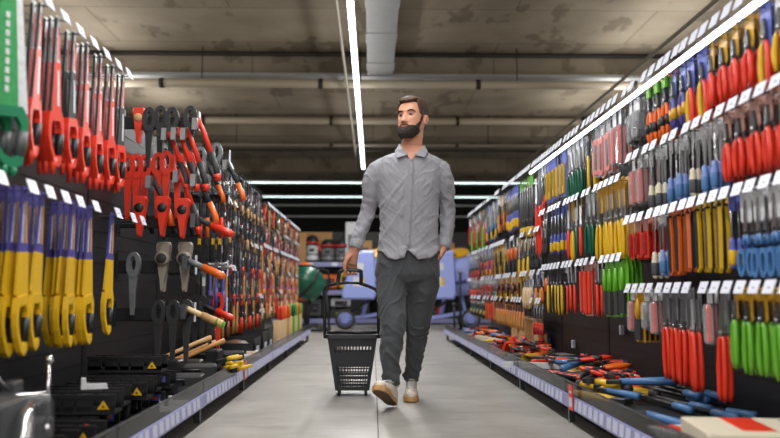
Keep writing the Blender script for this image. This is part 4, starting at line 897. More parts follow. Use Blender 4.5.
vac(311, .58, .15, 'white', 'tall white vacuum cleaner with orange ring on the top deck')
vac(327, .50, .17, 'grey', 'steel vacuum cleaner with large black head on the top deck', 'red')
vac(341, .50, .16, 'grey', 'steel vacuum cleaner with red ring next to the white box', 'red')
def carton(px0, px1, pyt, m, label, z=1.22, Y=BY, mark=None, dy=.25):
    x0, x1 = bx(px0, Y), bx(px1, Y); h = CAM_H + (291 - pyt) / 760 * Y - z
    e = empty('carton', ((x0 + x1) / 2, Y + dy, z), label, 'carton'); w = (x1 - x0) / 2
    MB().box(-w, w, 0, .35, 0, h, m, b=.008).obj('box', e)
    MB().box(-w - .001, w + .001, .15, .2, 0, h + .001, 'palewood').obj('tape', e)
    if mark: MB().box(-w * .6, w * .5, -.003, 0, h * .3, h * .7, mark).obj('print', e)
carton(296, 305, 232, 'cardboard', 'brown carton at the end of the left top deck')
carton(345, 357, 221, 'white', 'tall white carton on the top deck behind the hand of the man', mark='grey')
carton(358, 372, 240, 'cardboard', 'brown carton on the top deck behind the man', mark='brown')
carton(448, 456, 242, 'cardboard', 'brown carton on the top deck beside the blue drum', mark='brown')
carton(457, 468, 246, 'darkgrey', 'dark carton on the top deck near the right racks')
e = empty('carton', (bx(318), BY + .55, 1.22), 'brown carton standing behind the vacuum cleaners', 'carton'); MB().box(-.4, .25, 0, .2, 0, .66, 'cardboard').obj('box', e); MB().box(-.3, -.1, -.003, 0, .3, .55, 'orange').obj('print', e)
def genset(px, z, w, m, label, h=.34, nm='generator', Y=BY):
    e = empty(nm, (bx(px, Y), Y + .15, z), label, 'machine')
    MB().box(-w / 2, w / 2, 0, .4, .05, h, m, b=.03).obj('housing', e)
    MB().box(-w * .3, w * .3, -.006, 0, h * .35, h * .75, 'black').obj('control_panel', e)
    MB().lathe([(w * .12, 0), (w * .12, .02)], 'darkgrey', (w * .15, -.006, h * .5), (0, -1, 0), 12).obj('dial', e)
    MB().tube([(-w * .42, .05, h - .02), (-w * .4, .05, h + .07), (w * .4, .05, h + .07), (w * .42, .05, h - .02)], .014, 'black', n=6).obj('handle', e)
    for s in (-1, 1): MB().box(s * w * .3, s * w * .42, .02, .38, 0, .06, 'black').obj('foot', e)
genset(329, .66, .34, 'orange', 'orange generator on the middle deck beside the green drum')
genset(345, .66, .24, 'yellow', 'yellow machine on the middle deck under the basket handle', .40)
genset(341, .30, .42, 'white', 'white and grey welder on the lower deck beneath the orange generator', .22, 'welder')
genset(312, .10, .4, 'darkgrey', 'dark machine on the bottom deck behind the wooden sticks', .42)
genset(360, .10, .4, 'softblack', 'dark machine on the bottom deck behind the blue mixer', .45)
genset(433, .10, .36, 'red', 'red machine on the bottom deck behind the leg of the man', .25)
e = empty('pallet_crate', (bx(341), BY + .15, .10), 'low dark crate under the white welder', 'crate'); MB().box(-.22, .22, 0, .4, 0, .2, 'softblack', b=.01).obj('box', e); MB().box(-.1, .1, -.004, 0, .06, .14, 'green').obj('label', e)

def mixer(x, Y, flip, label, ws=-1):
    """small blue site mixer: wheel axle, leg frame, motor housing with stickers, tilted drum"""
    e = empty('cement_mixer', (x, Y, 0), label, 'cement mixer', 'blue cement mixers'); f = flip
    MB().prism([(f * -.44, .52), (f * -.46, .62), (f * -.25, 1.28), (f * -.10, 1.36), (f * .10, 1.36), (f * .14, .60), (f * .10, .52)], -.42, -.12, 'lilac', axis='y', b=.04).obj('motor_housing', e)
    MB().box(f * -.24, f * -.08, -.424, -.42, 1.02, 1.14, 'white').obj('upper_sticker', e)
    MB().box(f * -.26, f * -.08, -.424, -.42, .74, .90, 'white').obj('lower_sticker', e)
    MB().box(f * -.12, f * -.07, -.426, -.424, .76, .90, 'yellow').obj('sticker_mark', e)
    d = e_ = MB().lathe([(.12, -.34), (.30, -.28), (.36, -.10), (.37, .08), (.30, .26), (.20, .40)], 'lilac', (f * .24, .0, .95), (f * -.15, -.35, .9), 20).obj('drum', e)
    MB().lathe([(.372, -.02), (.395, -.02), (.395, .03), (.372, .03)], 'violet', (f * .24, .0, .95), (f * -.15, -.35, .9), 24).obj('ring_gear', e)
    MB().lathe([(.20, .39), (.225, .39), (.225, .42), (.205, .425)], 'mustard', (f * .24, .0, .95), (f * -.15, -.35, .9), 20).obj('mouth_rim', e)
    fr = MB(); fr.tube([(f * -.42, -.1, .16), (f * .42, -.1, .30)], .03, 'lilac', n=8).tube([(f * -.42, .2, .16), (f * .42, .2, .30)], .03, 'lilac', n=8)
    fr.tube([(f * -.1, .0, .22), (f * .0, .0, .62)], .035, 'lilac', n=8).tube([(f * .38, .05, .05), (f * .28, .05, .62)], .03, 'lilac', n=8)
    fr.tube([(f * .38, -.25, .04), (f * .38, .30, .04)], .03, 'lilac', n=8).tube([(f * -.42, -.2, .16), (f * -.42, .32, .16)], .02, 'lilac', n=8)
    fr.tube([(f * -.3, -.22, .3), (f * .1, -.22, .56)], .025, 'black', n=8); fr.obj('frame', e)
    for y in (-.24, .34):
        w = MB().lathe([(.13, -.03), (.165, -.028), (.175, 0), (.165, .028), (.13, .03)], 'rubber', (ws * .40, y, .175), (0, 1, 0), 20).obj('wheel', e)
        MB().lathe([(.128, -.034), (.10, -.02), (.04, -.04), (.03, .04), (.1, .02), (.128, .034)], 'lilac', (ws * .40, y, .175), (0, 1, 0), 16).obj('rim', w)
mixer(-.08, 13.45, 1, 'blue cement mixer behind the basket handle, wheel under its housing')
mixer(1.29, 13.45, 1, 'blue cement mixer with yellow drum rim between the man and right racks', 1)
# green mixer drum on its stand and the orange one behind
e = empty('cement_mixer', (-1.06, 12.3, 0), 'green cement mixer drum with black hoop at the end of the left racks', 'cement mixer')
MB().lathe([(.10, -.27), (.20, -.24), (.26, -.10), (.265, .05), (.23, .18), (.15, .28)], 'darkgreen', (0, 0, .80), (-.75, -.35, .55), 24).obj('drum', e)
MB().lathe([(.267, -.02), (.285, -.02), (.285, .02), (.267, .02)], 'black', (0, 0, .80), (-.75, -.35, .55), 24).obj('ring_gear', e)
MB().tube([(-.36, -.05, .95), (-.2, -.3, 1.06), (.1, -.34, 1.06), (.34, -.1, .98), (.36, .1, .8), (.3, .1, .6)], .018, 'black', n=6).obj('hoop', e)
MB().tube([(.05, .1, .6), (.0, .1, .1)], .03, 'black', n=6).tube([(-.35, -.1, .05), (.38, -.1, .05)], .03, 'black', n=6).tube([(.36, .15, .03), (.3, .1, .62)], .022, 'black', n=6).tube([(-.35, .2, .05), (.38, .2, .05)], .03, 'black', n=6).tube([(0, -.12, .05), (0, .22, .05)], .03, 'black', n=6).obj('frame', e)
for s in (-1, 1): MB().lathe([(.07, -.02), (.07, .02)], 'rubber', (s * .2, .2, .07), (0, 1, 0), 16).obj('wheel', e)
e = empty('cement_mixer', (-1.2, 13.6, 0), 'orange cement mixer drum showing above the green one', 'cement mixer')
MB().lathe([(.10, -.30), (.22, -.26), (.285, -.10), (.29, .05), (.25, .20), (.17, .32)], 'orange', (0, 0, .82), (-.3, -.3, .8), 24).obj('drum', e)
MB().tube([(0, .05, .7), (0, .05, .1)], .03, 'black', n=6).tube([(-.3, 0, .04), (.3, 0, .04)], .04, 'black', n=6).obj('frame', e)
for q, (px, Y, h, m) in enumerate([(454, 12.4, .45, 'black'), (460, 13.0, 1.0, 'rack_black'), (466, 13.6, 1.35, 'softblack')]):
    e = empty('floor_stand', ((px - 373) / 760 * Y, Y, 0), ['low black stand on the floor under the blue mixer', 'tall dark stand of rods beyond the right racks, nearer one', 'tall dark stand of rods beyond the right racks, farther one'][q], 'stand')
    MB().box(-.1, .1, -.1, .1, 0, .03, m).obj('base', e); MB().tube([(0, 0, .02), (0, 0, h)], .02, m, n=8).obj('pole', e); MB().ball((0, 0, h), (.05, .05, .03), 'chrome' if q else m, 8).obj('top', e)

# ------------------------------------------------------------------ the rolling basket
def basket():
    e = empty('shopping_basket', at(353, 390, 4.93) * Vector((1, 1, 0)) if False else (-.13, 5.0, 0), 'black rolling basket with slotted walls and tall pull handle', 'basket')
    z0, z1 = .040, .378; wb, wt, db, dt = .108, .158, .09, .135
    def lerp(a, b, t): return a + (b - a) * t
    def P(side, u, z, off=0):
        t = (z - z0) / (z1 - z0); w = lerp(wb, wt, t) + off; d = lerp(db, dt, t) + off
        return {'f': (u * w, -d, z), 'b': (u * w, d, z), 'l': (-w, u * d, z), 'r': (w, u * d, z)}[side]
    sh = MB(); th = .004
    def patch(side, u0, u1, za, zb):
        vs = [P(side, u, z, o) for o in (0, -th) for u, z in ((u0, za), (u1, za), (u1, zb), (u0, zb))]
        sh.add(vs, [(0, 1, 2, 3), (7, 6, 5, 4), (0, 4, 5, 1), (1, 5, 6, 2), (2, 6, 7, 3), (3, 7, 4, 0)], 'basket')
    rows_ = [(.075, .115), (.130, .152), (.168, .205), (.222, .235)]
    for side in 'fblr':
        n = 9 if side in 'fb' else 7
        zz = [z0] + [z for r in [(.058, .086), (.096, .112), (.126, .150), (.158, .186), (.276, .314)] for z in r] + [z1]
        for k in range(0, len(zz), 2): patch(side, -1, 1, zz[k], zz[k + 1])
        for k in range(1, len(zz) - 1, 2):
            up = zz[k] > .28
            patch(side, -1, -.84, zz[k], zz[k + 1]); patch(side, .84, 1, zz[k], zz[k + 1])
            m_ = n + 3
            for q in range(m_):
                a = -.84 + 1.68 * q / m_; b = a + 1.68 / m_ * (.38 if side == 'f' else .16)
                if up and -.28 < (a + b) / 2 < .22: patch(side, a, a + 1.68 / m_, zz[k], zz[k + 1])
                else: patch(side, a, b, zz[k], zz[k + 1])
    sh.obj('slotted_wall', e)
    MB().box(-wb, wb, -db, db, z0 - .004, z0 + .004, 'basket').obj('bottom', e)
    r = MB()
    def loop(w, d, z, rr):
        c = .03; pts = [(-w + c, -d, z), (w - c, -d, z), (w, -d + c, z), (w, d - c, z), (w - c, d, z), (-w + c, d, z), (-w, d - c, z), (-w, -d + c, z)]
        return pts
    o = loop(wt + .022, dt + .02, 0, 0); i = loop(wt - .004, dt - .004, 0, 0)
    vs = [(x, y, z) for z in (z1 - .012, z1 + .012) for pl in (o, i) for x, y, _ in pl]; n = 8; fs = []
    for k in range(n):
        j = (k + 1) % n; fs += [(k, j, n + j, n + k), (2 * n + k, 3 * n + k, 3 * n + j, 2 * n + j), (k, 2 * n + k, 2 * n + j, j), (n + k, n + j, 3 * n + j, 3 * n + k)]
    r.add(vs, fs, 'basket'); r.obj('rim', e)
    MB().tube([(-wt - .01, -.02, z1 + .018), (-.04, -.02, z1 + .022), (-.03, -.06, z1 + .022), (.12, -.06, z1 + .02)], .008, 'basket', n=6).tube([(wt, .05, z1 + .018), (.04, .05, z1 + .024), (-.12, .05, z1 + .02)], .008, 'basket', n=6).obj('folded_carry_handle', e)
    for x in (-.085, .085):
        for y in (-.07, .07):
            c = MB().lathe([(.016, -.008), (.021, -.006), (.021, .006), (.016, .008)], 'black', (x, y - .004, .022), (1, 0, 0), 14).obj('wheel', e)
            MB().box(x - .012, x + .012, y - .012, y + .014, .030, z0 + .01, 'basket').obj('fork', c)
    return e
bk = basket()
# handle: two poles from the rim, bow, grip; each point is taken relative to the basket's base
hp = empty_h = None
B0 = Vector(bk.location)
def rel(px, py, Y): return at(px, py, Y) - B0
t = MB(); t.tube([rel(325, 338, 4.93), rel(324.3, 312, 4.90), rel(324, 292, 4.87), rel(326, 287, 4.85), rel(333, 284.5, 4.80), rel(339, 283, 4.74)], .0105, 'basket', n=8); t.obj('pull_pole', bk)
t = MB(); t.tube([rel(378.5, 338, 4.93), rel(378.5, 312, 4.90), rel(378, 293, 4.87), rel(375, 289, 4.84), rel(368, 286, 4.79), rel(360.5, 283.5, 4.74)], .0105, 'basket', n=8); t.obj('pull_pole', bk)
t = MB(); t.tube([rel(336.5, 284, 4.76), rel(348, 282.6, 4.72), rel(361.5, 283.3, 4.72)], .008, 'basket', n=8); t.obj('cross_bar', bk)
GR = (at(339, 270.6, 4.62), at(361, 270.6, 4.62))
t = MB(); t.tube([rel(361, 284, 4.72), rel(361.2, 276, 4.66), rel(360.8, 271.2, 4.62), rel(357.5, 270.4, 4.62), rel(350, 270.2, 4.62), rel(342.5, 270.4, 4.62), rel(339.5, 272, 4.63), rel(338.5, 278, 4.67), rel(337.5, 284, 4.74)], .0125, 'basket', n=10); t.obj('grip_bow', bk)

# ------------------------------------------------------------------ the man
YB = 4.6; PXM = 760 / YB
def bake(mb, voxel, smooth=3, name='m', disp=None, mname=None):
    me = mb.mesh('tmp'); o = bpy.data.objects.new('tmp', me); COL.objects.link(o)
    r = o.modifiers.new('r', 'REMESH'); r.mode = 'VOXEL'; r.voxel_size = voxel; r.use_smooth_shade = True
    if smooth: s = o.modifiers.new('s', 'SMOOTH'); s.iterations = smooth; s.factor = .5
    dg = bpy.context.evaluated_depsgraph_get(); dg.update()
    out = bpy.data.meshes.new_from_object(o.evaluated_get(dg)); bpy.data.objects.remove(o); out.name = name
    if disp:
        nv = [v.normal.copy() for v in out.vertices]
        for v, nn in zip(out.vertices, nv): v.co = v.co + nn * disp(v.co, nn)
    out.materials.clear(); out.materials.append(MATS[mname])
    for p in out.polygons: p.use_smooth = True; p.material_index = 0
    return out
def meshobj(name, me, parent, label=None):
    o = bpy.data.objects.new(name, me); COL.objects.link(o); o.parent = parent
    if label: o['label'] = label
    return o
def rings(mb, data, m='skin', n=24, k=2.3):
    """data: (centre, half width x, half depth y): horizontal superellipse rings"""
    vs = []
    for c, a, b in data:
        for q in range(n):
            t = 2 * math.pi * q / n; ct, st = math.cos(t), math.sin(t)
            vs.append((c.x + a * math.copysign(abs(ct) ** (2 / k), ct), c.y + b * math.copysign(abs(st) ** (2 / k), st), c.z))
    K_ = len(data); fs = [(i * n + q, i * n + (q + 1) % n, (i + 1) * n + (q + 1) % n, (i + 1) * n + q) for i in range(K_ - 1) for q in range(n)]
    fs += [tuple(range(n))[::-1], tuple(range((K_ - 1) * n, K_ * n))]
    return mb.add(vs, fs, m, True)
def A(px, py, Y=YB): return at(px, py, Y)
torso = [(150, 412, .066, .070, -.01), (153, 411, .095, .082, 0), (156, 410, .145, .092, 0), (159.5, 409.3, .185, .102, 0), (165, 409, .205, .112, 0), (176, 409, .203, .125, 0), (190, 409, .190, .128, 0), (205, 408.8, .182, .124, 0), (222, 409, .178, .118, 0), (238, 409, .182, .118, 0), (250, 409, .192, .122, 0)]
SHL = dict(
    R=[(394, 165, 4.60, .045), (384, 165.5, 4.60, .056), (377.5, 170, 4.60, .060), (374, 177, 4.60, .060), (371.5, 184, 4.605, .058), (370.5, 198, 4.62, .052), (367.5, 212, 4.64, .0475), (363, 226, 4.63, .045), (358.5, 238, 4.61, .041), (355.5, 247, 4.60, .037)],
    L=[(424, 165, 4.60, .045), (434, 165.5, 4.60, .056), (440.5, 170, 4.60, .060), (443.5, 177, 4.605, .058), (445.5, 184, 4.61, .055), (447, 198, 4.65, .050), (447.5, 210, 4.67, .048), (447.5, 224, 4.66, .044), (446, 237, 4.63, .041), (444, 247, 4.60, .037)])
legR = [(392.5, 268, 4.60, .090, .108), (392, 276, 4.60, .098, .115), (391.5, 290, 4.58, .094, .108), (392, 305, 4.54, .083, .092), (393, 320, 4.50, .080, .083), (393, 330, 4.48, .076, .078), (391.5, 343, 4.46, .066, .073), (390.8, 356, 4.45, .058, .066), (391, 368, 4.45, .053, .060), (391.3, 377, 4.45, .053, .060), (391.6, 384, 4.45, .055, .063)]
legL = [(423.5, 268, 4.62, .090, .108), (424, 276, 4.62, .098, .115), (423, 290, 4.63, .094, .108), (420.5, 305, 4.65, .083, .092), (418.3, 320, 4.66, .073, .083), (417.3, 330, 4.68, .069, .078), (415.3, 343, 4.74, .062, .073), (413.4, 356, 4.80, .054, .066), (412, 368, 4.84, .050, .060), (411.4, 376, 4.85, .051, .060), (411.4, 381.5, 4.85, .052, .062)]

HC = A(412.2, 121.3, 4.57); HEADROT = Matrix.Rotation(R(-31), 4, 'Z') @ Matrix.Rotation(R(-7), 4, 'X')
HM = Matrix.Translation(HC) @ HEADROT @ Matrix.Diagonal((1.06, 1, 1.0, 1))
HS = 1.055
HT = [(-.122, .020, -.076, -.038), (-.116, .027, -.086, -.015), (-.104, .037, -.094, .015), (-.085, .048, -.095, .035), (-.060, .060, -.092, .05), (-.035, .065, -.090, .068), (-.010, .070, -.089, .086), (.020, .073, -.089, .096), (.045, .0745, -.090, .100), (.070, .073, -.086, .096), (.090, .066, -.075, .086), (.105, .054, -.058, .07), (.116, .036, -.036, .046), (.122, .012, -.01, .02)]
def hring(z):
    for a, b in zip(HT, HT[1:]):
        if a[0] <= z <= b[0]:
            t = (z - a[0]) / (b[0] - a[0]); return [a[i] + (b[i] - a[i]) * t for i in (1, 2, 3)]
    return HT[0][1:] if z < 0 else HT[-1][1:]
G = lambda x, s: math.exp(-(x / s) ** 2)
def hpoint(t, z, off=0):
    """t = 0 at the face front, growing round the head; off: distance out from the skin"""
    w, f, b = hring(z); sx, cy = math.sin(t), -math.cos(t); k = 2 / 2.25
    x = w * math.copysign(abs(sx) ** k, sx); c = (f + b) / 2; h = (b - f) / 2
    y = c + h * math.copysign(abs(cy) ** k, cy)
    if cy < 0:
        front = max(0, -cy)
        n = 0
        if -.036 < z < .034: n = .029 * ((.034 - z) / .070) ** 1.0 * G(x, .012 + .005 * (z < -.015))
        elif -.044 < z <= -.036: n = .022 * G(x, .014) * (z + .044) / .008
        y -= n
        y += .012 * G(abs(x) - .031, .016) * G(z - .016, .014)
        y -= .0045 * G(z - .036, .010) * G(x, .05)
        y -= .004 * G(abs(x) - .04, .02) * G(z + .012, .018)
        y -= .005 * G(x, .022) * (G(z + .055, .006) + G(z + .067, .006)) - .002 * G(x, .024) * G(z + .061, .003)
        y -= .006 * G(x, .025) * G(z + .098, .018)
    p = Vector((x, y, z))
    if off:
        d = Vector((x / max(w, .02), (y - c) / max(h, .02) * .9, max(0, z - .06) * 14 - max(0, -.09 - z) * 20)); d.normalize(); p += d * off
    return p * HS
def head_mb():
    t = MB(); nz, nt = 70, 72; vs = []
    for i in range(nz):
        z = -.122 + .244 * i / (nz - 1)
        for q in range(nt): vs.append(hpoint(2 * math.pi * q / nt, z))
    fs = [(i * nt + q, i * nt + (q + 1) % nt, (i + 1) * nt + (q + 1) % nt, (i + 1) * nt + q) for i in range(nz - 1) for q in range(nt)]
    fs += [tuple(range(nt))[::-1], tuple(range((nz - 1) * nt, nz * nt))]
    t.add(vs, fs, 'skin', True)
    for s in (-1, 1):
        t.ball((s * .0755 * HS, .014, .002), (.009, .019, .032), 'skin', 12)
        t.tube([(s * .080, .004, .026), (s * .087, .020, .030), (s * .087, .032, .012), (s * .082, .026, -.010), (s * .078, .012, -.026)], .0055, 'skin', n=6)
    return t.xform(HM)

body = MB()
body.join(head_mb())
neckb = A(411, 152, 4.60)
body.tube([HM @ Vector((0, .022, -.03)), HM @ Vector((0, .024, -.085)), neckb + Vector((0, 0, .02)), neckb + Vector((0, .01, -.06))], [(.058, .062), (.056, .060), (.062, .066), (.09, .08)], 'skin', n=20, ref=(0, 1, 0))
rings(body, [(A(cx, y, YB + dy) , a - .022, b - .022) for y, cx, a, b, dy in torso] + [(A(408, 262), .165, .10), (A(408, 280), .165, .10)])
for k_ in ('R', 'L'): body.tube([A(*p[:3]) for p in SHL[k_]], [p[3] - .017 for p in SHL[k_]], 'skin', n=14)
for lg in (legR, legL): body.tube([A(*p[:3]) for p in lg], [(max(.03, p[3] - .02), max(.03, p[4] - .02)) for p in lg], 'skin', n=14, ref=(1, 0, 0))
# his right hand, closed on the grip
BZ = at(350, 270.4, 4.62).z; BYY = 4.62
wr = A(355, 248, 4.60); kn = A(350.2, 262.5, 4.625)
hand = MB()
hand.tube([A(356, 243, 4.60), wr, A(353.2, 253, 4.605), A(351, 259, 4.618), kn + Vector((0, .004, -.008))], [(.028, .026), (.027, .023), (.034, .022), (.042, .019), (.041, .015)], 'skin', n=16, ref=(1, 0, 0))
for q, (dx, r0) in enumerate([(-.036, .0098), (-.012, .0104), (.012, .0100), (.034, .0088)]):
    x = kn.x + dx; L_ = [.96, 1.05, 1.0, .85][q]
    hand.tube([(x, BYY + .006, kn.z + .004), (x, BYY + .022, BZ + .022), (x, BYY + .027, BZ + .002), (x, BYY + .018, BZ - .018), (x + .001, BYY - .001, BZ - .0245), (x + .001, BYY - .0155 * L_, BZ - .019), (x + .001, BYY - .021 * L_, BZ - .008)], [r0 * 1.05, r0 * 1.08, r0, r0 * 1.0, r0 * .95, r0 * .88, r0 * .6], 'skin', n=10)
hand.tube([A(351.5, 254, 4.60), A(347, 259, 4.592), A(345, 264, 4.590), A(344.6, 268.5, 4.594), A(346, 271.5, 4.598)], [.017, .0145, .012, .0108, .007], 'skin', n=10)
body.join(hand)
# his left hand, pushed into the trouser pocket with the thumb outside
body.tube([A(444.5, 243, 4.60), A(442.8, 250, 4.60), A(438.5, 257, 4.595), A(433.5, 265, 4.59)], [(.028, .026), (.027, .023), (.038, .020), (.038, .017)], 'skin', n=14, ref=(0, 1, 0))
for q in range(4):
    d = Vector((0, -.03 + q * .02, 0)); body.tube([A(433.5, 265, 4.59) + d, A(430.5, 270, 4.59) + d, A(428, 275 - abs(q - 1), 4.59) + d], [.010, .0095, .007], 'skin', n=8)
body.tube([A(442.5, 250, 4.575), A(441.3, 254, 4.555), A(440.3, 257.5, 4.55)], [.015, .012, .008], 'skin', n=8)
person = empty('person', (A(403, 300).x, YB, 0), 'man in grey shirt and dark trousers walking down the aisle, hand on the basket', 'person')
PO = Vector(person.location)
for mb in (body,): mb.xform(Matrix.Translation(-PO))
me = bake(body, .0042, 1, 'body', None, 'skin')
BODY = meshobj('body', me, person)
T = lambda mb: mb.xform(Matrix.Translation(-PO))

# face details
for s in (-1, 1):
    ey = HM @ (hpoint(math.asin(s * .42), .0155) + Vector((0, .0085, 0)))
    M_ = Matrix.Translation(HM @ Vector((s * .031, -.0775, .0145))  - PO) @ HEADROT
    eye = MB().ball((0, 0, 0), (.0125, .0105, .0058), 'eyewhite_shaded', 12).xform(M_).obj('eye', person)
    MB().ball((-.001, -.0085, .0), (.0058, .0035, .0056), 'iris', 10).xform(M_).obj('iris', eye)
    MB().tube([(-.014, -.006, .001), (-.006, -.0125, .0072), (.004, -.0128, .0074), (.014, -.006, .002)], [.0012, .0024, .0024, .0012], 'skin', n=6).xform(M_).obj('eyelid', eye)
    t = MB(); pts = [hpoint(s * a, z, .002) for a, z in ((.17, .031), (.30, .036), (.46, .0385), (.62, .035), (.74, .028))]
    t.tube(pts, [(.0028, .0046), (.003, .0062), (.003, .006), (.0028, .0048), (.0015, .0025)], 'beard', n=8).xform(HM); T(t).obj('eyebrow', person)
t = MB().tube([hpoint(-.26, -.0600, .0015), hpoint(-.12, -.0570, .003), hpoint(0, -.0585, .003), hpoint(.12, -.0570, .003), hpoint(.26, -.0600, .0015)], [.0012, .0028, .0026, .0028, .0012], 'lip', n=6).tube([hpoint(-.24, -.0615, .001), hpoint(-.1, -.0655, .003), hpoint(.1, -.0655, .003), hpoint(.24, -.0615, .001)], [.001, .0034, .0034, .001], 'lip', n=6).xform(HM)
T(t).obj('mouth', person)
# hair and beard: shells grown off the head
def shell(name, mask, thick, m, nz=90, nt=120, z0=-.126, z1=.1219):
    vs, idx, fs = [], {}, []
    Z = [z0 + (z1 - z0) * i / (nz - 1) for i in range(nz)]; TT = [-math.pi + 2 * math.pi * q / nt for q in range(nt)]
    ok = lambda i, q: mask(TT[q % nt], Z[i])
    def vid(i, q, lay_):
        q %= nt; k = (i, q, lay_)
        if k not in idx:
            z, tt = Z[i], TT[q]
            th = thick(tt, z) if lay_ else -.004
            if lay_: th += .0022 * noise.noise(Vector((math.sin(tt) * 6, math.cos(tt) * 6, z * 110))) + .0015 * noise.noise(Vector((math.sin(tt) * 30, math.cos(tt) * 30, z * 300)))
            idx[k] = len(vs); vs.append(hpoint(tt, max(-.1219, z), th))
        return idx[k]
    edge = lambda i, q: not (0 <= i < nz and ok(i, q))
    cells = {(i, q) for i in range(nz - 1) for q in range(nt) if ok(i, q) and ok(i + 1, q) and ok(i, q + 1) and ok(i + 1, q + 1)}
    for i, q in cells:
        a = [(i, q), (i, q + 1), (i + 1, q + 1), (i + 1, q)]
        fs.append([vid(*p, 1) for p in a]); fs.append([vid(*p, 0) for p in a][::-1])
        for (di, dq, e1, e2) in ((-1, 0, 0, 1), (1, 0, 2, 3), (0, -1, 3, 0), (0, 1, 1, 2)):
            if (i + di, (q + dq) % nt) not in cells: fs.append([vid(*a[e1], 0), vid(*a[e2], 0), vid(*a[e2], 1), vid(*a[e1], 1)])
    if z1 > .12:
        top = [(nz - 1, q) for q in range(nt)]
        if all(((nz - 2), q) in cells for q in range(nt)): fs.append([vid(*p, 1) for p in top])
    t = MB().add(vs, fs, m, True).xform(HM); T(t)
    o = t.obj(name, person); return o
def hairmask(t, z):
    a = abs(t)
    if a < .75: return z > .093 - .006 * math.cos(t * 3)
    if a < 1.05: return z > .093 - (a - .75) / .3 * .064
    if a < 1.45: return z > .029 - (a - 1.05) / .4 * .02
    if a < 1.95: return z > .030
    return z > .03 - min(1, (a - 1.95) / .5) * .085
def hairthick(t, z):
    top = max(0, min(1, (z - .055) / .045)); front = G(t, .9)
    return .003 + top * (.017 + .010 * front * max(0, min(1, (z - .08) / .02)))
shell('hair', hairmask, hairthick, 'hair', z0=-.06)
def beardmask(t, z):
    a = abs(t)
    if a < .30:
        if z > -.044: return False
        if -.0675 < z < -.0525 and a < .27: return False
        return True
    if a < .42: return z < -.046 - (a - .30) * .06
    if a < .95: return z < -.053 + (a - .42) * .004
    if a < 1.22: return z < -.051 + (a - .95) / .27 * .033
    if a < 1.46: return z < .012 + (a - 1.2) * .05
    if a < 1.75: return z < -.055 - (a - 1.46) * .08
    return False
def beardthick(t, z):
    a = abs(t); e_ = max(0, min(1, (-.03 - z) / .05))
    if z > -.056 and a < .45: return .0045
    return .003 + .014 * e_ * (1 - min(1, a / 1.6) * .85)
shell('beard', beardmask, beardthick, 'beard', z0=-.126, z1=.02)

# shirt
def folds(p, f, amp, seed=0.0, dirv=None):
    q = Vector((p.x * f[0] + seed, p.y * f[1], p.z * f[2])); w = noise.noise(q * .5 + Vector((3, 1, 7))) * 2.2
    a = noise.noise(q + Vector((w, w, -w))); return amp * (max(0, 1 - abs(a) * 3.2) ** 1.6 * 1.1 - .45 + noise.noise(q * .8) * .5)
st = MB()
rings(st, [(A(cx, y, YB + dy), a, b) for y, cx, a, b, dy in torso[1:]] + [(A(409, 252), .196, .125)], 'shirt', 36)
for k_ in ('R', 'L'): st.tube([A(*p[:3]) for p in SHL[k_]], [p[3] for p in SHL[k_]], 'shirt', n=18)
# curved shirt tails, open down the front
for (x0, x1, yb) in ((381, 406.5, 259.5), (408.5, 439, 259.5)):
    c0 = (x0 + x1) / 2; prof = [(x0, 250), (x1 + (2.2 if x0 < 400 else 0), 246), (x1, 252), (x1 - (2 if x0 < 400 else 5), 257), (c0 + (3 if x0 < 400 else -6), yb), (c0 - 6, yb - 1.5), (x0 + 1.5, 252)]
    w = A(c0, 254).x
    t = MB(); front = [A(px, py, YB - .142) for px, py in prof]
    curve = lambda p: Vector((p.x, p.y + .085 * min(1, abs(p.x - A(409, 254).x) / .20) ** 2.4, p.z))
    n_ = len(front); vs = [curve(p) for p in front] + [curve(p) + Vector((0, .02, 0)) for p in front]
    st.add(vs, [tuple(range(n_)), tuple(range(n_, 2 * n_))[::-1]] + [(i, (i + 1) % n_, n_ + (i + 1) % n_, n_ + i) for i in range(n_)], 'shirt')
T(st)
def shirtdisp(p, nn):
    arm_ = abs(p.x - .01 + 0.0) 
    d = folds(p + Vector((p.z * .7 * (1 if p.x > 0 else -1), 0, 0)), (7, 7, 3.2), .0052, 2) + folds(p + Vector((-p.z * .9 * (1 if p.x > 0 else -1), 0, 0)), (15, 10, 5), .0034, 9)
    if abs(p.x - (A(409, 200).x - PO.x)) > .185 and p.z < 1.38: d += .0038 * math.sin(p.z * 80 + p.x * 60 + noise.noise(p * 14) * 4) * (.5 + .5 * noise.noise(p * 8))
    return d
me = bake(st, .0055, 3, 'shirt', shirtdisp, 'shirt')
SH = meshobj('shirt', me, person)
cx0 = A(409, 200).x
def front_y(z, x=None):
    return None
from mathutils.bvhtree import BVHTree
def surf(meobj):
    return BVHTree.FromPolygons([v.co for v in meobj.data.vertices], [tuple(p.vertices) for p in meobj.data.polygons])
BV = surf(SH)
def onfront(px, py, off=.002):
    """the point of the shirt front seen at this height and width, in the person's space"""
    p = A(px, py) - PO; h = BV.ray_cast(Vector((p.x, -.6, p.z)), Vector((0, 1, 0)))
    return (h[0] + Vector((0, -off, 0))) if h[0] else p
pl = [onfront(411.2 - (py - 158) * .045, py, .001) for py in range(158, 258, 5)]
t = MB(); n_ = len(pl); vs = []
for p in pl: vs += [p + Vector((-.015, .006, 0)), p + Vector((-.014, -.0015, 0)), p + Vector((.014, -.0015, 0)), p + Vector((.015, .006, 0))]
t.add(vs, [(4 * i + a, 4 * i + a + 1, 4 * i + a + 5, 4 * i + a + 4) for i in range(n_ - 1) for a in range(3)], 'shirt', True); t.obj('button_placket', SH)
for py in range(163, 252, 15):
    p = onfront(411.2 - (py - 158) * .045, py, .004); MB().lathe([(.005, 0), (.0052, -.0015), (.003, -.0025)], 'button', p, (0, 1, 0), 10).obj('button', SH)
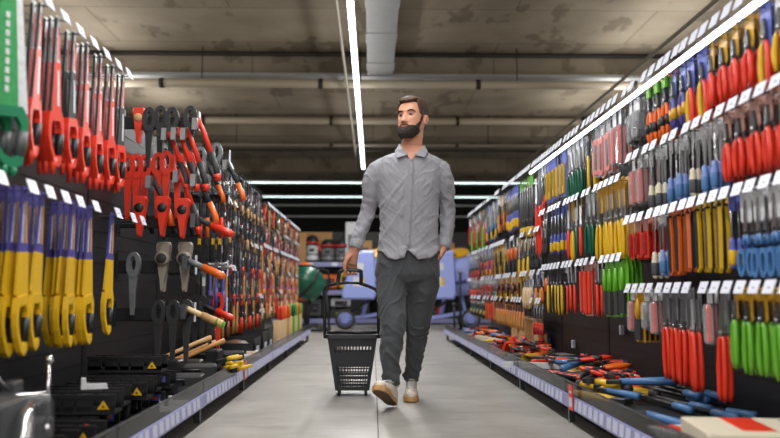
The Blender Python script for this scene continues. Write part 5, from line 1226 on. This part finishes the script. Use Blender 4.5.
# collar: stand ring and two leaves
cb = A(411.5, 149.5, 4.60) - PO
t = MB()
NC = 28
for lay_, (r0, r1) in enumerate([(1.0, 1.0)]):
    vs = []
    for q in range(NC + 1):
        a = R(-78) + R(-204) * 0 + (q / NC) * R(336) - R(168) - R(90) + R(78) + R(180)
        a = R(-90) + R(14) + (q / NC) * R(332); dx, dy = math.cos(a), math.sin(a); fr = (1 - dy) / 2
        top = Vector((dx * .068, .012 + dy * .072, .040 - .035 * fr)); bot = Vector((dx * .080, .010 + dy * .085, -.020 - .030 * fr)); out = Vector((dx * .090, .010 + dy * .094, -.012 - .034 * fr))
        vs += [cb + top, cb + bot, cb + out, cb + top + Vector((dx * .006, dy * .006, .002))]
    t.add(vs, [(4 * i + a, 4 * i + (a + 1) % 4, 4 * i + 4 + (a + 1) % 4, 4 * i + 4 + a) for i in range(NC) for a in range(4)] + [(0, 1, 2, 3), tuple(4 * NC + a for a in (3, 2, 1, 0))], 'shirt', True)
t.obj('collar', SH)
def slab(pts, th, m):
    n_ = len(pts); vs = [*pts, *[p + Vector((0, th, -.001)) for p in pts]]
    return MB().add(vs, [tuple(range(n_)), tuple(range(n_, 2 * n_))[::-1]] + [(i, (i + 1) % n_, n_ + (i + 1) % n_, n_ + i) for i in range(n_)], m)
for pts in ([(399.6, 143.8, 4.545), (402.5, 148.5, 4.50), (407.8, 154.5, 4.475), (397.0, 157.5, 4.475), (394.6, 151, 4.515)], [(424.2, 144.8, 4.545), (427.8, 151.5, 4.515), (424.5, 157.2, 4.475), (414.6, 154.5, 4.475), (420.5, 149, 4.50)]):
    slab([A(*p) - PO for p in pts], .008, 'shirt').obj('collar_leaf', SH)
slab([A(*p) - PO for p in ((401, 146, 4.53), (411.6, 145, 4.53), (422.5, 146.5, 4.53), (417.5, 152.5, 4.497), (411.3, 160.0, 4.484), (405, 152.5, 4.497))], .02, 'skin').obj('open_neck', BODY)
# open neck: a small V of skin between the leaves
for k_, s in (('R', -1), ('L', 1)):
    p, q_ = A(*SHL[k_][-2][:3]), A(*SHL[k_][-1][:3]); d = (q_ - p).normalized(); a = q_ - d * .045; b = q_ + d * .008
    t = MB().tube([a, a.lerp(b, .1), a.lerp(b, .9), b], [.0385, .0415, .0395, .0375], 'shirt', n=20); T(t).obj('cuff', SH)
    c = a.lerp(b, .5); MB().ball(c - PO + Vector((-.01 * s, -.041, 0)), .0045, 'button', 8).obj('cuff_button', SH)
# trousers
tr = MB()
rings(tr, [(A(409, 246), .172, .108), (A(408.5, 254), .185, .116), (A(408, 264), .197, .120), (A(408, 275), .199, .120), (A(408, 281), .188, .104), (A(408, 286), .13, .06), (A(408, 292), .04, .03)], 'trouser', 36)
for lg in (legR, legL): tr.tube([A(*p[:3]) for p in lg], [(p[3], p[4]) for p in lg], 'trouser', n=20, ref=(1, 0, 0))
T(tr)
def trdisp(p, nn):
    lo = max(0, min(1, (.55 - p.z) / .4)); d = folds(p, (9, 9, 6), .007 + .006 * lo, 5)
    d += .0065 * lo * math.sin(p.z * 105 + p.x * 60 + noise.noise(p * 12) * 5) * (.45 + .55 * noise.noise(Vector((p.x * 9, p.y * 9, p.z * 5))))
    return d
me = bake(tr, .006, 3, 'trousers', trdisp, 'trouser'); TR = meshobj('trousers', me, person)
BV = surf(TR)
for s, pts in ((-1, [(377, 262), (380, 268), (384, 274), (388, 277)]), (1, [(440, 260), (437, 266), (434, 272), (431, 276)])):
    MB().tube([onfront(*p, .001) for p in pts], .003, 'trouser', n=5).obj('pocket_seam', TR)
# shoes: built toe forward along -y, then set on the floor or heel
def shoe(M, name_label):
    e = bpy.data.objects.new('shoe', None); COL.objects.link(e); e.parent = person; e['label'] = name_label
    outline = [(-.028, .10), (0, .112), (.028, .10), (.038, .05), (.036, 0), (.042, -.07), (.046, -.12), (.036, -.165), (.012, -.19), (-.016, -.188), (-.040, -.165), (-.048, -.12), (-.044, -.07), (-.036, 0), (-.038, .05)]
    MB().prism([(x, y) for x, y in outline], 0, .030, 'sole', axis='z', b=.004).xform(M).obj('sole', e)
    t = MB().prism([(x * .93, y * .955) for x, y in outline], -.0025, .003, 'solebottom', axis='z')
    for q in range(9): t.box(-.03, .03, .08 - q * .03, .088 - q * .03, -.005, .0, 'solebottom')
    t.xform(M).obj('tread', e)
    up = MB(); sec = [(.103, .030, .060, 0), (.085, .036, .088, 0), (.05, .038, .092, 0), (.01, .038, .086, 0), (-.04, .042, .068, 0), (-.09, .044, .052, 0), (-.14, .040, .042, 0), (-.17, .028, .034, 0), (-.184, .012, .026, 0)]
    vs = []; n = 16
    for y, w, h, _ in sec:
        for q in range(n):
            a = 2 * math.pi * q / n; zz = math.sin(a); vs.append((w * math.cos(a) * (1 if zz < 0.2 else 1 - .25 * zz), y, .024 + (h if zz > 0 else .01) * abs(zz) ** .8 * (1 if zz > 0 else -1)))
    k = len(sec); up.add(vs, [(i * n + q, i * n + (q + 1) % n, (i + 1) * n + (q + 1) % n, (i + 1) * n + q) for i in range(k - 1) for q in range(n)] + [tuple(range(n))[::-1], tuple(range((k - 1) * n, k * n))], 'shoe', True)
    up.ball((0, -.15, .040), (.036, .036, .022), 'shoe', 12)
    up.xform(M).obj('upper', e)
    MB().prism([(-.020, .0), (.020, 0), (.015, -.085), (-.015, -.085)], .086, .094, 'white', axis='z', b=.002).xform(M @ Matrix.Translation((0, 0, .010)) @ Matrix.Rotation(R(19), 4, 'X') @ Matrix.Translation((0, 0, .006))).obj('tongue', e)
    for q in range(5):
        y = -.005 - q * .02; z = .112 - q * .0085; MB().tube([(-.024, y, z - .012), (-.01, y - .003, z + .001), (.01, y - .003, z + .001), (.024, y, z - .012)], .0028, 'cream', n=6).xform(M).obj('lace', e)
    MB().tube([(.030, .07, .105), (.0, .095, .112), (-.030, .07, .105)], .008, 'shoe', n=8).xform(M).obj('heel_collar', e)
    return e
heel = A(392.6, 404, 4.45); heel.z = .012
M1 = Matrix.Translation(heel - PO) @ Matrix.Rotation(R(-20), 4, 'Z') @ Matrix.Rotation(R(-24), 4, 'X') @ Matrix.Translation((0, -.10, 0))
shoe(M1, 'beige shoe stepping forward, tan sole showing')
f2 = A(411.5, 398, 4.80); f2.z = 0.005
M2 = Matrix.Translation(f2 - PO) @ Matrix.Rotation(R(-4), 4, 'Z')
shoe(M2, 'beige shoe flat on the floor')
MB().tube([A(391.6, 382, 4.45) - PO, A(391.8, 388, 4.45) - PO], [.036, .034], 'white', n=12).obj('sock', person)
MB().tube([A(411.4, 380, 4.85) - PO, A(411.4, 387, 4.85) - PO], [.036, .034], 'white', n=12).obj('sock', person)
